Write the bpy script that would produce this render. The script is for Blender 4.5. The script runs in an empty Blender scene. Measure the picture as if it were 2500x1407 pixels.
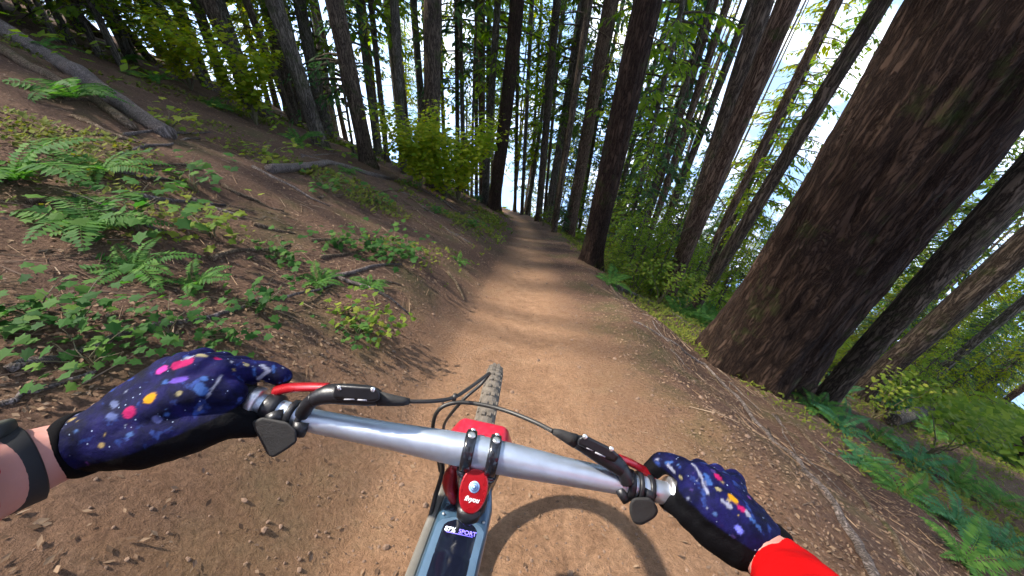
import bpy, bmesh, math, random
import numpy as np
from math import sin, cos, tan, pi, radians, sqrt, atan2, hypot
from mathutils import Vector, Matrix, noise
from mathutils.bvhtree import BVHTree

random.seed(7)
rng = np.random.default_rng(7)
scene = bpy.context.scene
COL = scene.collection

# ------------------------------------------------------------------ camera
FPX = 900.0                                  # focal length in pixels of the 2500 px wide photograph
PITCH, ROLL = radians(37.2), radians(6.3)
CAM = Vector((0, 0, 0))
_fw = Vector((0, cos(PITCH), -sin(PITCH)))
_u0 = Vector((0, sin(PITCH), cos(PITCH)))
_r0 = Vector((1, 0, 0))
CR = cos(ROLL) * _r0 + sin(ROLL) * _u0
CU = -sin(ROLL) * _r0 + cos(ROLL) * _u0
cam_data = bpy.data.cameras.new('camera')
cam = bpy.data.objects.new('camera', cam_data)
COL.objects.link(cam)
scene.camera = cam
cam_data.sensor_width = 36
cam_data.lens = 36 * FPX / 2500
cam_data.clip_start = 0.02
cam_data.clip_end = 2000
cam.matrix_world = Matrix(((CR.x, CU.x, -_fw.x, 0), (CR.y, CU.y, -_fw.y, 0), (CR.z, CU.z, -_fw.z, 0), (0, 0, 0, 1)))

# ------------------------------------------------------------------ sky, sun, exposure
SUN_EL, SUN_AZ = radians(47), radians(-76)  # azimuth from +Y towards +X: the sun stands left ahead
world = bpy.data.worlds.new('World')
scene.world = world
world.use_nodes = True
wn = world.node_tree.nodes; wl = world.node_tree.links
wn.clear()
w_out = wn.new('ShaderNodeOutputWorld'); w_bg = wn.new('ShaderNodeBackground'); w_sky = wn.new('ShaderNodeTexSky')
w_sky.sky_type = 'NISHITA'; w_sky.sun_disc = False
w_sky.sun_elevation = SUN_EL; w_sky.sun_rotation = SUN_AZ
w_sky.air_density = 1.0; w_sky.dust_density = 0.7; w_sky.ozone_density = 1.2
# the mountain side falls away below the level of the eye: the sky of the horizon goes on down to the slope
w_tc = wn.new('ShaderNodeTexCoord'); w_sep = wn.new('ShaderNodeSeparateXYZ'); w_max = wn.new('ShaderNodeMath'); w_cmb = wn.new('ShaderNodeCombineXYZ')
w_max.operation = 'MAXIMUM'; w_max.inputs[1].default_value = 0.42
wl.new(w_tc.outputs['Generated'], w_sep.inputs[0])
wl.new(w_sep.outputs[0], w_cmb.inputs[0]); wl.new(w_sep.outputs[1], w_cmb.inputs[1])
wl.new(w_sep.outputs[2], w_max.inputs[0]); wl.new(w_max.outputs[0], w_cmb.inputs[2])
wl.new(w_cmb.outputs[0], w_sky.inputs['Vector'])
# thin white clouds
w_map = wn.new('ShaderNodeMapping'); w_map.inputs['Scale'].default_value = (1, 1, 1.8)
w_noise = wn.new('ShaderNodeTexNoise'); w_noise.inputs['Scale'].default_value = 5.5; w_noise.inputs['Detail'].default_value = 6; w_noise.inputs['Roughness'].default_value = .6
w_ramp = wn.new('ShaderNodeValToRGB'); w_ramp.color_ramp.elements[0].position = .47; w_ramp.color_ramp.elements[1].position = .68
w_mix = wn.new('ShaderNodeMix'); w_mix.data_type = 'RGBA'; w_mix.inputs[7].default_value = (5.5, 5.6, 5.8, 1)
wl.new(w_tc.outputs['Generated'], w_map.inputs[0]); wl.new(w_map.outputs[0], w_noise.inputs['Vector']); wl.new(w_noise.outputs[0], w_ramp.inputs[0])
wl.new(w_ramp.outputs[0], w_mix.inputs[0]); wl.new(w_sky.outputs[0], w_mix.inputs[6])
wl.new(w_mix.outputs[2], w_bg.inputs[0]); wl.new(w_bg.outputs[0], w_out.inputs[0])
w_bg.inputs[1].default_value = 0.15

S2SUN = Vector((sin(SUN_AZ) * cos(SUN_EL), cos(SUN_AZ) * cos(SUN_EL), sin(SUN_EL)))
sun_d = bpy.data.lights.new('sun', 'SUN')
sun_d.energy = 2.8; sun_d.angle = radians(1.5); sun_d.color = (1.0, 0.93, 0.82)
sun = bpy.data.objects.new('sun', sun_d)
COL.objects.link(sun)
sun.rotation_euler = S2SUN.to_track_quat('Z', 'Y').to_euler()

scene.view_settings.view_transform = 'Standard'
scene.view_settings.look = 'None'
scene.view_settings.exposure = 1.9
scene.view_settings.gamma = 1.0
scene.view_settings.use_curve_mapping = False
scene.render.engine = 'CYCLES'
scene.cycles.max_bounces = 5
scene.cycles.diffuse_bounces = 3
scene.cycles.use_denoising = True
scene.cycles.use_adaptive_sampling = True
scene.cycles.adaptive_threshold = .04
scene.cycles.transparent_max_bounces = 4
scene.cycles.sample_clamp_indirect = 8

# ------------------------------------------------------------------ measuring helpers
def ray(px, py):
    return _fw + (px - 1250) / FPX * CR + (703 - py) / FPX * CU
def P(px, py, depth):
    return CAM + ray(px, py) * depth

# ------------------------------------------------------------------ mesh helpers
class MB:
    def __init__(s):
        s.v = []; s.f = []; s.m = []
    def add(s, verts, faces, mi=0):
        o = len(s.v)
        s.v.extend([tuple(p) for p in verts])
        s.f.extend([tuple(i + o for i in f) for f in faces])
        s.m.extend([mi] * len(faces))
    def tube(s, pts, radii, sides=8, caps=True, mi=0, flat=1.0, ref=None):
        pts = [Vector(p) for p in pts]
        if isinstance(radii, (int, float)): radii = [radii] * len(pts)
        radii = [float(q) for q in radii]; n = len(pts)
        t = (pts[1] - pts[0]).normalized()
        a = Vector(ref) if ref else (Vector((0, 0, 1)) if abs(t.z) < .9 else Vector((1, 0, 0)))
        a = (a - a.dot(t) * t).normalized()
        vs = []
        for i in range(n):
            if i == 0: t = pts[1] - pts[0]
            elif i == n - 1: t = pts[-1] - pts[-2]
            else: t = pts[i + 1] - pts[i - 1]
            t = t.normalized()
            a = (a - a.dot(t) * t).normalized()
            b = t.cross(a)
            for k in range(sides):
                w = 2 * pi * k / sides
                vs.append(pts[i] + radii[i] * (cos(w) * b + flat * sin(w) * a))
        fs = []
        for i in range(n - 1):
            for k in range(sides):
                k2 = (k + 1) % sides
                fs.append((i * sides + k, i * sides + k2, (i + 1) * sides + k2, (i + 1) * sides + k))
        if caps:
            fs.append(tuple(range(sides - 1, -1, -1)))
            fs.append(tuple((n - 1) * sides + k for k in range(sides)))
        s.add(vs, fs, mi)
    def mesh(s, name, mats=(), smooth=True):
        me = bpy.data.meshes.new(name)
        me.from_pydata(s.v, [], s.f)
        for m in mats: me.materials.append(m)
        if len(mats) > 1: me.polygons.foreach_set('material_index', s.m)
        if smooth: me.polygons.foreach_set('use_smooth', [True] * len(me.polygons))
        me.update()
        return me

def link(name, me, parent=None, mat=None, loc=None):
    o = bpy.data.objects.new(name, me)
    COL.objects.link(o)
    if mat is not None and me is not None and len(me.materials) == 0: me.materials.append(mat)
    if parent: o.parent = parent
    if loc is not None: o.location = loc
    return o
def tag(o, label=None, cat=None, group=None, kind=None):
    if label: o['label'] = label
    if cat: o['category'] = cat
    if group: o['group'] = group
    if kind: o['kind'] = kind
    return o
def empty(name, loc, label=None, cat=None, group=None):
    o = bpy.data.objects.new(name, None)
    o.empty_display_size = .1
    COL.objects.link(o)
    o.location = loc
    return tag(o, label, cat, group)
def np_mesh(name, verts, faces, mats=(), smooth=False):
    me = bpy.data.meshes.new(name)
    verts = np.asarray(verts, dtype=np.float32); faces = np.asarray(faces, dtype=np.int32)
    nf, k = faces.shape
    me.vertices.add(len(verts)); me.vertices.foreach_set('co', verts.ravel())
    me.loops.add(nf * k); me.loops.foreach_set('vertex_index', faces.ravel())
    me.polygons.add(nf)
    me.polygons.foreach_set('loop_start', np.arange(0, nf * k, k, dtype=np.int32))
    me.update(calc_edges=True)
    if smooth: me.polygons.foreach_set('use_smooth', np.ones(nf, dtype=bool))
    for m in mats: me.materials.append(m)
    return me

# ------------------------------------------------------------------ materials
def new_mat(name):
    m = bpy.data.materials.new(name); m.use_nodes = True
    nt = m.node_tree; b = nt.nodes['Principled BSDF']
    return m, nt, b
def N(nt, t, **kw):
    n = nt.nodes.new(t)
    for k, v in kw.items(): setattr(n, k, v)
    return n
def ramp(nt, stops, fac=None):
    r = N(nt, 'ShaderNodeValToRGB')
    e = r.color_ramp.elements
    while len(e) < len(stops): e.new(0.5)
    for i, (p, c) in enumerate(stops):
        e[i].position = p; e[i].color = (*c, 1) if len(c) == 3 else c
    if fac is not None: nt.links.new(fac, r.inputs[0])
    return r
def mix(nt, a, b, fac, mode='MIX'):
    m = N(nt, 'ShaderNodeMix', data_type='RGBA', blend_type=mode)
    for sock, v in ((m.inputs[0], fac), (m.inputs[6], a), (m.inputs[7], b)):
        if isinstance(v, bpy.types.NodeSocket): nt.links.new(v, sock)
        elif isinstance(v, (int, float)): sock.default_value = v
        else: sock.default_value = (*v, 1)
    return m.outputs[2]
def tex_noise(nt, scale, detail=4, rough=.55, vec=None, dist=0):
    n = N(nt, 'ShaderNodeTexNoise')
    n.inputs['Scale'].default_value = scale; n.inputs['Detail'].default_value = detail
    n.inputs['Roughness'].default_value = rough; n.inputs['Distortion'].default_value = dist
    if vec is not None: nt.links.new(vec, n.inputs['Vector'])
    return n
def coords(nt, kind='Object', scale=(1, 1, 1)):
    tc = N(nt, 'ShaderNodeTexCoord'); mp = N(nt, 'ShaderNodeMapping')
    mp.inputs['Scale'].default_value = scale
    nt.links.new(tc.outputs[kind], mp.inputs[0])
    return mp.outputs[0]
def bump(nt, b, height, strength=.5, dist=.01):
    n = N(nt, 'ShaderNodeBump')
    n.inputs['Strength'].default_value = strength; n.inputs['Distance'].default_value = dist
    nt.links.new(height, n.inputs['Height']); nt.links.new(n.outputs[0], b.inputs['Normal'])
    return n

def simple(name, col, rough=.5, metal=0, var=.15, scale=40, bmp=0, bscale=200, coat=0):
    m, nt, b = new_mat(name)
    v = coords(nt)
    n = tex_noise(nt, scale, 5, .6, v)
    lo = tuple(c * (1 - var) for c in col); hi = tuple(min(1, c * (1 + var)) for c in col)
    r = ramp(nt, [(.3, lo), (.7, hi)], n.outputs[0])
    nt.links.new(r.outputs[0], b.inputs['Base Color'])
    rr = N(nt, 'ShaderNodeMapRange'); rr.inputs[3].default_value = max(.02, rough - .08); rr.inputs[4].default_value = min(1, rough + .1)
    nt.links.new(n.outputs[0], rr.inputs[0]); nt.links.new(rr.outputs[0], b.inputs['Roughness'])
    b.inputs['Metallic'].default_value = metal
    b.inputs['Coat Weight'].default_value = coat
    if bmp:
        n2 = tex_noise(nt, bscale, 3, .6, v); bump(nt, b, n2.outputs[0], bmp, .002)
    return m

def leaf_mat(name, cols, trans=.45, rough=.65):
    """cols: dark, mid, light; varied from leaf to leaf and from plant to plant"""
    m, nt, b = new_mat(name)
    geo = N(nt, 'ShaderNodeNewGeometry'); oi = N(nt, 'ShaderNodeObjectInfo')
    add = N(nt, 'ShaderNodeMath', operation='MULTIPLY_ADD')
    nt.links.new(geo.outputs['Random Per Island'], add.inputs[0]); add.inputs[1].default_value = .75
    sc = N(nt, 'ShaderNodeMath', operation='MULTIPLY'); sc.inputs[1].default_value = .25
    nt.links.new(oi.outputs['Random'], sc.inputs[0]); nt.links.new(sc.outputs[0], add.inputs[2])
    st = [(i / (len(cols) - 1), c) for i, c in enumerate(cols)]
    r = ramp(nt, st, add.outputs[0])
    nt.links.new(r.outputs[0], b.inputs['Base Color'])
    b.inputs['Roughness'].default_value = rough
    b.inputs['Specular IOR Level'].default_value = .12
    tr = N(nt, 'ShaderNodeBsdfTranslucent')
    br = N(nt, 'ShaderNodeHueSaturation'); br.inputs['Saturation'].default_value = 1.15; br.inputs['Value'].default_value = 1.5
    nt.links.new(r.outputs[0], br.inputs['Color']); nt.links.new(br.outputs[0], tr.inputs[0])
    mx = N(nt, 'ShaderNodeMixShader'); mx.inputs[0].default_value = trans
    nt.links.new(b.outputs[0], mx.inputs[1]); nt.links.new(tr.outputs[0], mx.inputs[2])
    nt.links.new(mx.outputs[0], nt.nodes['Material Output'].inputs[0])
    return m

def bark_mat(name, dark, mid, light, moss=0.0, vscale=1.0, dist=.03):
    m, nt, b = new_mat(name)
    v = coords(nt, 'Object', (1, 1, .16))
    vf = coords(nt, 'Object', (1, 1, 1))
    vo = N(nt, 'ShaderNodeTexVoronoi', feature='DISTANCE_TO_EDGE'); vo.inputs['Scale'].default_value = 22 * vscale
    nz = tex_noise(nt, 9 * vscale, 6, .65, v, .6)
    ad = N(nt, 'ShaderNodeMix', data_type='VECTOR'); ad.inputs[0].default_value = .22
    nt.links.new(v, ad.inputs[4]); nt.links.new(nz.outputs['Color'], ad.inputs[5])
    nt.links.new(ad.outputs[1], vo.inputs['Vector'])
    fine = tex_noise(nt, 55 * vscale, 6, .7, v)
    h = N(nt, 'ShaderNodeMath', operation='MULTIPLY_ADD'); nt.links.new(fine.outputs[0], h.inputs[0]); h.inputs[1].default_value = .35
    sm = N(nt, 'ShaderNodeMapRange'); sm.inputs[2].default_value = .25
    nt.links.new(vo.outputs['Distance'], sm.inputs[0]); nt.links.new(sm.outputs[0], h.inputs[2])
    r = ramp(nt, [(.1, dark), (.5, mid), (1.0, light)], h.outputs[0])
    big = tex_noise(nt, 1.3, 4, .6, vf)
    tone = ramp(nt, [(.3, (.72, .7, .7)), (.7, (1.2, 1.15, 1.05))], big.outputs[0])
    c = mix(nt, r.outputs[0], tone.outputs[0], 1.0, 'MULTIPLY')
    if moss > 0:
        mn = tex_noise(nt, 3.0, 6, .7, vf)
        mr = ramp(nt, [(.58 - moss * .2, (0, 0, 0)), (.75 - moss * .1, (1, 1, 1))], mn.outputs[0])
        c = mix(nt, c, (.045, .06, .015), mr.outputs[0])
    nt.links.new(c, b.inputs['Base Color'])
    b.inputs['Roughness'].default_value = .9
    b.inputs['Specular IOR Level'].default_value = .15
    bump(nt, b, h.outputs[0], .9, dist)
    return m

M = {}
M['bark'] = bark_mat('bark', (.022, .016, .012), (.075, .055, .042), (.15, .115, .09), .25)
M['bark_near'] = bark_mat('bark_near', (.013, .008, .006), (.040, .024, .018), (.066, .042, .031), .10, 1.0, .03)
M['bark_red'] = bark_mat('bark_red', (.028, .017, .012), (.10, .06, .042), (.19, .13, .095), .1)
M['bark_grey'] = bark_mat('bark_grey', (.03, .026, .022), (.10, .085, .07), (.2, .175, .15), .35)
M['deadwood'] = bark_mat('deadwood', (.05, .04, .038), (.145, .12, .11), (.25, .21, .20), 0, 1.5, .01)
M['deadwood_brown'] = bark_mat('deadwood_brown', (.04, .028, .02), (.13, .09, .06), (.24, .18, .13), .2, 1.5, .01)
M['needle'] = leaf_mat('needle', [(.03, .06, .014), (.07, .11, .022), (.14, .18, .035)], .58)
M['needle_yellow'] = leaf_mat('needle_yellow', [(.10, .14, .015), (.20, .24, .025), (.34, .33, .045)], .65)
M['needle_blue'] = leaf_mat('needle_blue', [(.025, .06, .024), (.05, .105, .04), (.10, .16, .06)], .55)
M['hemlock'] = leaf_mat('hemlock', [(.07, .13, .02), (.14, .22, .03), (.26, .33, .05)], .65)
M['maple'] = leaf_mat('maple', [(.12, .20, .015), (.24, .31, .025), (.42, .38, .04)], .6)
M['broad'] = leaf_mat('broad', [(.02, .065, .015), (.045, .12, .025), (.10, .18, .03)], .45)
M['broad_yellow'] = leaf_mat('broad_yellow', [(.07, .14, .015), (.15, .21, .03), (.26, .26, .04)], .5)
M['fern'] = leaf_mat('fern', [(.03, .095, .02), (.065, .155, .03), (.12, .22, .045)], .45)
M['fern_cool'] = leaf_mat('fern_cool', [(.028, .095, .04), (.05, .15, .06), (.10, .22, .085)], .45)
M['moss'] = leaf_mat('moss', [(.05, .07, .012), (.10, .12, .02), (.17, .16, .03)], .3, .8)
M['litter'] = leaf_mat('litter', [(.05, .03, .018), (.13, .08, .05), (.24, .16, .10), (.10, .065, .05), (.30, .22, .15)], .1, .8)
M['stem'] = simple('stem', (.10, .085, .04), .7, 0, .3, 30)

def ground_mat():
    m, nt, b = new_mat('forest_soil')
    at = N(nt, 'ShaderNodeAttribute', attribute_name='trail_offset')
    vec = coords(nt, 'Object')
    n1 = tex_noise(nt, 1.1, 6, .6, vec); n2 = tex_noise(nt, 7, 8, .65, vec); n3 = tex_noise(nt, 45, 6, .7, vec); n4 = tex_noise(nt, 260, 4, .7, vec)
    # lateral distance with ragged edge
    ab = N(nt, 'ShaderNodeMath', operation='ABSOLUTE'); nt.links.new(at.outputs['Fac'], ab.inputs[0])
    e1 = N(nt, 'ShaderNodeMath', operation='MULTIPLY_ADD'); nt.links.new(n2.outputs[0], e1.inputs[0]); e1.inputs[1].default_value = .9
    nt.links.new(ab.outputs[0], e1.inputs[2])
    wear = ramp(nt, [(.17, (0, 0, 0)), (.6, (1, 1, 1))])
    mr = N(nt, 'ShaderNodeMapRange'); mr.inputs[1].default_value = .45; mr.inputs[2].default_value = 2.0
    nt.links.new(e1.outputs[0], mr.inputs[0]); nt.links.new(mr.outputs[0], wear.inputs[0])
    tan_ = ramp(nt, [(.25, (.18, .100, .058)), (.5, (.272, .157, .092)), (.75, (.35, .215, .130))], n2.outputs[0])
    tan2 = mix(nt, tan_.outputs[0], ramp(nt, [(.3, (.62, .60, .58)), (.7, (1.2, 1.2, 1.2))], n3.outputs[0]).outputs[0], .8, 'MULTIPLY')
    soil = ramp(nt, [(.25, (.055, .034, .025)), (.5, (.115, .070, .050)), (.7, (.185, .117, .083)), (.85, (.26, .18, .13))], n3.outputs[0])
    soil2 = mix(nt, soil.outputs[0], ramp(nt, [(.3, (.6, .58, .6)), (.7, (1.25, 1.2, 1.1))], n1.outputs[0]).outputs[0], 1, 'MULTIPLY')
    gr = ramp(nt, [(.52, (0, 0, 0)), (.66, (1, 1, 1))], n1.outputs[0])
    soil3 = mix(nt, soil2, (.05, .062, .02), gr.outputs[0])
    soil4 = mix(nt, soil2, soil3, .55)
    c = mix(nt, tan2, soil4, wear.outputs[0])
    c2 = mix(nt, c, ramp(nt, [(.35, (.75, .75, .75)), (.65, (1.15, 1.15, 1.15))], n4.outputs[0]).outputs[0], .8, 'MULTIPLY')
    nt.links.new(c2, b.inputs['Base Color'])
    b.inputs['Roughness'].default_value = .95; b.inputs['Specular IOR Level'].default_value = .1
    hh = N(nt, 'ShaderNodeMath', operation='MULTIPLY_ADD'); nt.links.new(n4.outputs[0], hh.inputs[0]); hh.inputs[1].default_value = .3; nt.links.new(n3.outputs[0], hh.inputs[2])
    bump(nt, b, hh.outputs[0], .8, .03)
    return m
M['soil'] = ground_mat()

# ------------------------------------------------------------------ terrain
SLOPE = .43
def trail_x(y):
    x = .10 + .022 * y
    if y > 11: x -= .0075 * (min(y, 40) - 11) ** 2
    if y > 40: x -= .435 * (y - 40)
    return x
def sstep(a, b, x):
    t = min(1, max(0, (x - a) / (b - a))); return t * t * (3 - 2 * t)
def ground_z(x, y, fine=True):
    d = x - trail_x(y)
    z = -1.39 - SLOPE * y
    z += .05 * math.exp(-((y - 1.0) / 1.0) ** 2) * math.exp(-(d / 1.2) ** 2)
    if d < 0:
        a = -d
        z += .22 * sstep(.5, 1.3, a) + .33 * max(0, a - .6) + .12 * sstep(2.0, 4.0, a)
    else:
        z += .03 * sstep(.7, 1.1, d) - .31 * max(0, d - 1.25) - .16 * sstep(1.3, 2.4, d)
    if abs(d) < 1.6: z -= .05 * math.exp(-(d / .42) ** 2)
    if fine:
        off = sstep(.5, 1.6, abs(d))
        z += (.015 + .115 * off) * noise.noise(Vector((x * .8, y * .8, 3.1)))
        z += (.007 + .05 * off) * noise.noise(Vector((x * 2.7, y * 2.7, 9.7)))
        z += (.006 + .010 * off) * noise.noise(Vector((x * 9, y * 9, 1.7)))
        far = sstep(6, 25, abs(d))
        z += far * 1.3 * noise.noise(Vector((x * .06, y * .06, 5.0)))
    return z
def hit(px, py, tmax=260):
    d = ray(px, py); t = .6; pt = 0
    while t < tmax:
        p = CAM + d * t
        if p.z < ground_z(p.x, p.y):
            lo, hi = pt, t
            for _ in range(18):
                m = (lo + hi) / 2; q = CAM + d * m
                if q.z < ground_z(q.x, q.y): hi = m
                else: lo = m
            q = CAM + d * hi
            return Vector((q.x, q.y, ground_z(q.x, q.y)))
        pt = t; t *= 1.03
    return None
def on_ground(x, y, dz=0):
    return Vector((x, y, ground_z(x, y) + dz))
def ground_n(x, y, e=.08):
    return Vector((ground_z(x - e, y) - ground_z(x + e, y), ground_z(x, y - e) - ground_z(x, y + e), 2 * e)).normalized()

def eff(d, y):
    """lateral distance in trail widths: the worn strip is broad near the rider and narrow further down"""
    k = 1 + .75 * math.exp(-(max(0, y) / 2.2) ** 2) - .42 * sstep(2.5, 9, y)
    return d / k
def build_terrain():
    ys = []
    y = -14.0
    while y < 300:
        ys.append(y)
        ay = max(0, abs(y - 2) - 3)
        y += .045 + .035 * ay * (.6 if ay < 30 else 1.0)
    ds = []
    d = 0.0
    while d < 160:
        ds.append(d)
        d += .04 + .045 * max(0, d - 1.5)
    ds = [-q for q in reversed(ds[1:])] + ds
    ny, nd = len(ys), len(ds)
    vs = np.zeros((ny * nd, 3)); dd = np.zeros(ny * nd)
    for i, y in enumerate(ys):
        tx = trail_x(y)
        for j, d in enumerate(ds):
            x = tx + d
            vs[i * nd + j] = (x, y, ground_z(x, y)); dd[i * nd + j] = eff(d, y)
    ii, jj = np.meshgrid(np.arange(ny - 1), np.arange(nd - 1), indexing='ij')
    a = (ii * nd + jj).ravel()
    fs = np.stack([a, a + 1, a + nd + 1, a + nd], 1)
    fd = (dd[a] + dd[a + 1]) / 2; fy = vs[a, 1]
    w = np.array([.78 + .22 * noise.noise(Vector((0, yy * 1.3, .5))) for yy in ys])
    on = np.abs(fd) < np.repeat(w[:-1], nd - 1)
    for name, sel, lab in (('trail', on, 'packed tan dirt trail running downhill'), ('forest_floor', ~on, 'brown forest floor of soil and duff beside the trail')):
        f = fs[sel]; used = np.unique(f)
        remap = np.full(len(vs), -1); remap[used] = np.arange(len(used))
        me = np_mesh(name, vs[used], remap[f], [M['soil']], True)
        at = me.attributes.new('trail_offset', 'FLOAT', 'POINT'); at.data.foreach_set('value', dd[used].astype(np.float32))
        tag(link(name, me), lab, kind='structure')
build_terrain()

# ------------------------------------------------------------------ leaf builders
def leaf_faces(V, F, base, direc, up, length, width, kind='diamond'):
    """append one leaf"""
    t = direc.normalized(); s = t.cross(up)
    if s.length < 1e-4: s = t.cross(Vector((1, 0, 0)))
    s.normalize(); n = s.cross(t)
    o = len(V)
    if kind == 'diamond':
        V.extend([base, base + t * length * .45 + s * width * .5 - n * length * .03, base + t * length - n * length * .12, base + t * length * .45 - s * width * .5 - n * length * .03])
        F.append((o, o + 1, o + 2, o + 3))
    elif kind == 'maple':
        pr = [(0, 0), (.18, .28), (.05, .55), (.42, .42), (.5, .62), (.68, .24), (1.0, 0)]
        L = [base + t * length * a + s * width * w - n * length * (.10 * a * a + .12 * abs(w)) for a, w in pr]
        R = [base + t * length * a - s * width * w - n * length * (.10 * a * a + .12 * abs(w)) for a, w in pr[1:-1]]
        V.extend(L + R)
        # mid rib points = 0 and 6
        F.extend([(o, o + 1, o + 3, o + 6), (o + 1, o + 2, o + 3, o + 3), (o + 3, o + 4, o + 5, o + 6),
                  (o + 6, o + 9, o + 7, o), (o + 9, o + 8, o + 7, o + 7), (o + 6, o + 11, o + 10, o + 9)])
def mesh_from(name, V, F, mat):
    F2 = [tuple(dict.fromkeys(f)) for f in F]
    me = bpy.data.meshes.new(name)
    me.from_pydata([tuple(v) for v in V], [], F2)
    me.materials.append(mat); me.update()
    return me

def conifer_crown(seed, height, t0, radius, n_br, mat, spray=.42, name='crown', dens=1.0):
    """foliage of a conifer: whorls of drooping branches with flat sprays; origin at the tree's foot, tree of given height"""
    r = random.Random(seed)
    V = []; F = []; B = MB()
    for i in range(n_br):
        t = t0 + (1 - t0) * ((i + r.random()) / n_br) ** .9
        z = height * t
        prof = (1 - (t - t0) / (1 - t0)) ** .75 * (.55 + .45 * min(1, (t - t0) / .12))
        L = radius * max(.06, prof) * r.uniform(.55, 1.15)
        az = r.uniform(0, 2 * pi)
        out = Vector((cos(az), sin(az), 0)); side = Vector((-sin(az), cos(az), 0))
        rise = r.uniform(-.05, .35); droop = r.uniform(.25, .6)
        pts = []
        for k in range(6):
            q = k / 5
            pts.append(Vector((0, 0, z)) + out * L * q + Vector((0, 0, L * (rise * q - droop * q * q))))
        B.tube(pts, [.05 * (1 - q / 6) * max(.3, prof) for q in range(6)], 4, False)
        n = max(4, int(L / spray * 4.2 * dens))
        for k in range(n):
            q = .12 + .88 * (k + r.random()) / n
            j = min(4, int(q * 5)); fr = q * 5 - j
            p = pts[j].lerp(pts[j + 1], fr)
            s = 1 if r.random() < .5 else -1
            ang = r.uniform(.35, 1.25)
            dirv = out * cos(ang) + side * s * sin(ang) + Vector((0, 0, r.uniform(-.75, .05)))
            ln = spray * r.uniform(.5, 1.25) * (1.15 - .5 * q)
            for m in range(2):
                pp = p + dirv * ln * .5 * m + Vector((r.uniform(-1, 1), r.uniform(-1, 1), r.uniform(-1, 1))) * spray * .15
                leaf_faces(V, F, pp, dirv + Vector((r.uniform(-.4, .4), r.uniform(-.4, .4), r.uniform(-.5, .2))), Vector((r.uniform(-.4, .4), r.uniform(-.4, .4), 1)), ln * r.uniform(.5, 1), ln * r.uniform(.22, .4))
    me = mesh_from(name, V, F, mat)
    o = len(me.vertices)
    br = B.mesh('limbs', (M['bark'],))
    return me, br

def trunk_mesh(direction, length, r0, r1, sides, rings, seed, mat, flare=.35, rough=.04, bend=0.0, near=False, sink=.5):
    """tapered trunk with root flare, furrowed outline and slight sweep; origin at the foot"""
    ax = direction.normalized()
    a = Vector((1, 0, 0)); a = (a - a.dot(ax) * ax).normalized(); b = ax.cross(a)
    vs = []; fs = []
    for i in range(rings + 1):
        q = i / rings
        h = -sink + (length + sink) * q ** (2.6 if near else 1.7)
        rr = r0 + (r1 - r0) * max(0, h) / length
        rr *= 1 + flare * math.exp(-max(0, h + .1) / (1.6 * r0 + .05))
        c = ax * h + a * bend * (sin(h * .35 + seed) - sin(seed)) + b * bend * .6 * (sin(h * .27 + seed * 2) - sin(seed * 2))
        for k in range(sides):
            w = 2 * pi * k / sides
            dv = cos(w) * a + sin(w) * b
            g = noise.noise(Vector((cos(w) * r0 * 3.5 + seed, sin(w) * r0 * 3.5, h * .35)))
            root = math.exp(-max(0, h) / (1.3 * r0)) * .22 * sin(w * 5 + seed) if flare > 0 else 0
            fur = 0
            if near:
                fur = abs(noise.noise(Vector((cos(w) * r0 * 12 + seed, sin(w) * r0 * 12, h * 1.1)))) * .15 + noise.noise(Vector((cos(w) * r0 * 40, sin(w) * r0 * 40, h * 7 + seed))) * .022
            vs.append(c + dv * rr * (1 + rough * 2 * g + root - fur))
    for i in range(rings):
        for k in range(sides):
            k2 = (k + 1) % sides
            fs.append((i * sides + k, i * sides + k2, (i + 1) * sides + k2, (i + 1) * sides + k))
    return np_mesh('trunk', [tuple(v) for v in vs], fs, [mat], True)

def twigs_mesh(ax, length, r0, seed, n, zmin=1.5, zmax=14, mat=None):
    r = random.Random(seed); mb = MB()
    for i in range(n):
        h = r.uniform(zmin, zmax); az = r.uniform(0, 2 * pi)
        out = Vector((cos(az), sin(az), r.uniform(-.35, .15))); p = ax * h + out * r0 * .6
        L = r.uniform(.35, 1.5)
        pts = [p]
        for k in range(3):
            out = out + Vector((r.uniform(-.25, .25), r.uniform(-.25, .25), r.uniform(-.3, .1)))
            pts.append(pts[-1] + out.normalized() * L / 3)
        mb.tube(pts, [.016, .011, .007, .003], 4, False)
    return mb.mesh('dead_twigs', (mat or M['deadwood_brown'],))

CROWNS = {}
def crowns():
    for i in range(4):
        CROWNS['tall', i] = conifer_crown(10 + i, 30, .5, 3.6, 76, M['needle'], .55)
    for i in range(5):
        CROWNS['far', i] = conifer_crown(30 + i, 24, .2, 3.1, 120, M[['needle', 'needle_blue', 'hemlock', 'needle_yellow', 'hemlock'][i]], .46, dens=1.15)
    for i in range(3):
        CROWNS['young', i] = conifer_crown(50 + i, 9, .12, 1.9, 70, M[['hemlock', 'needle_yellow', 'needle_blue'][i]], .30, dens=1.1)
crowns()

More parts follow.
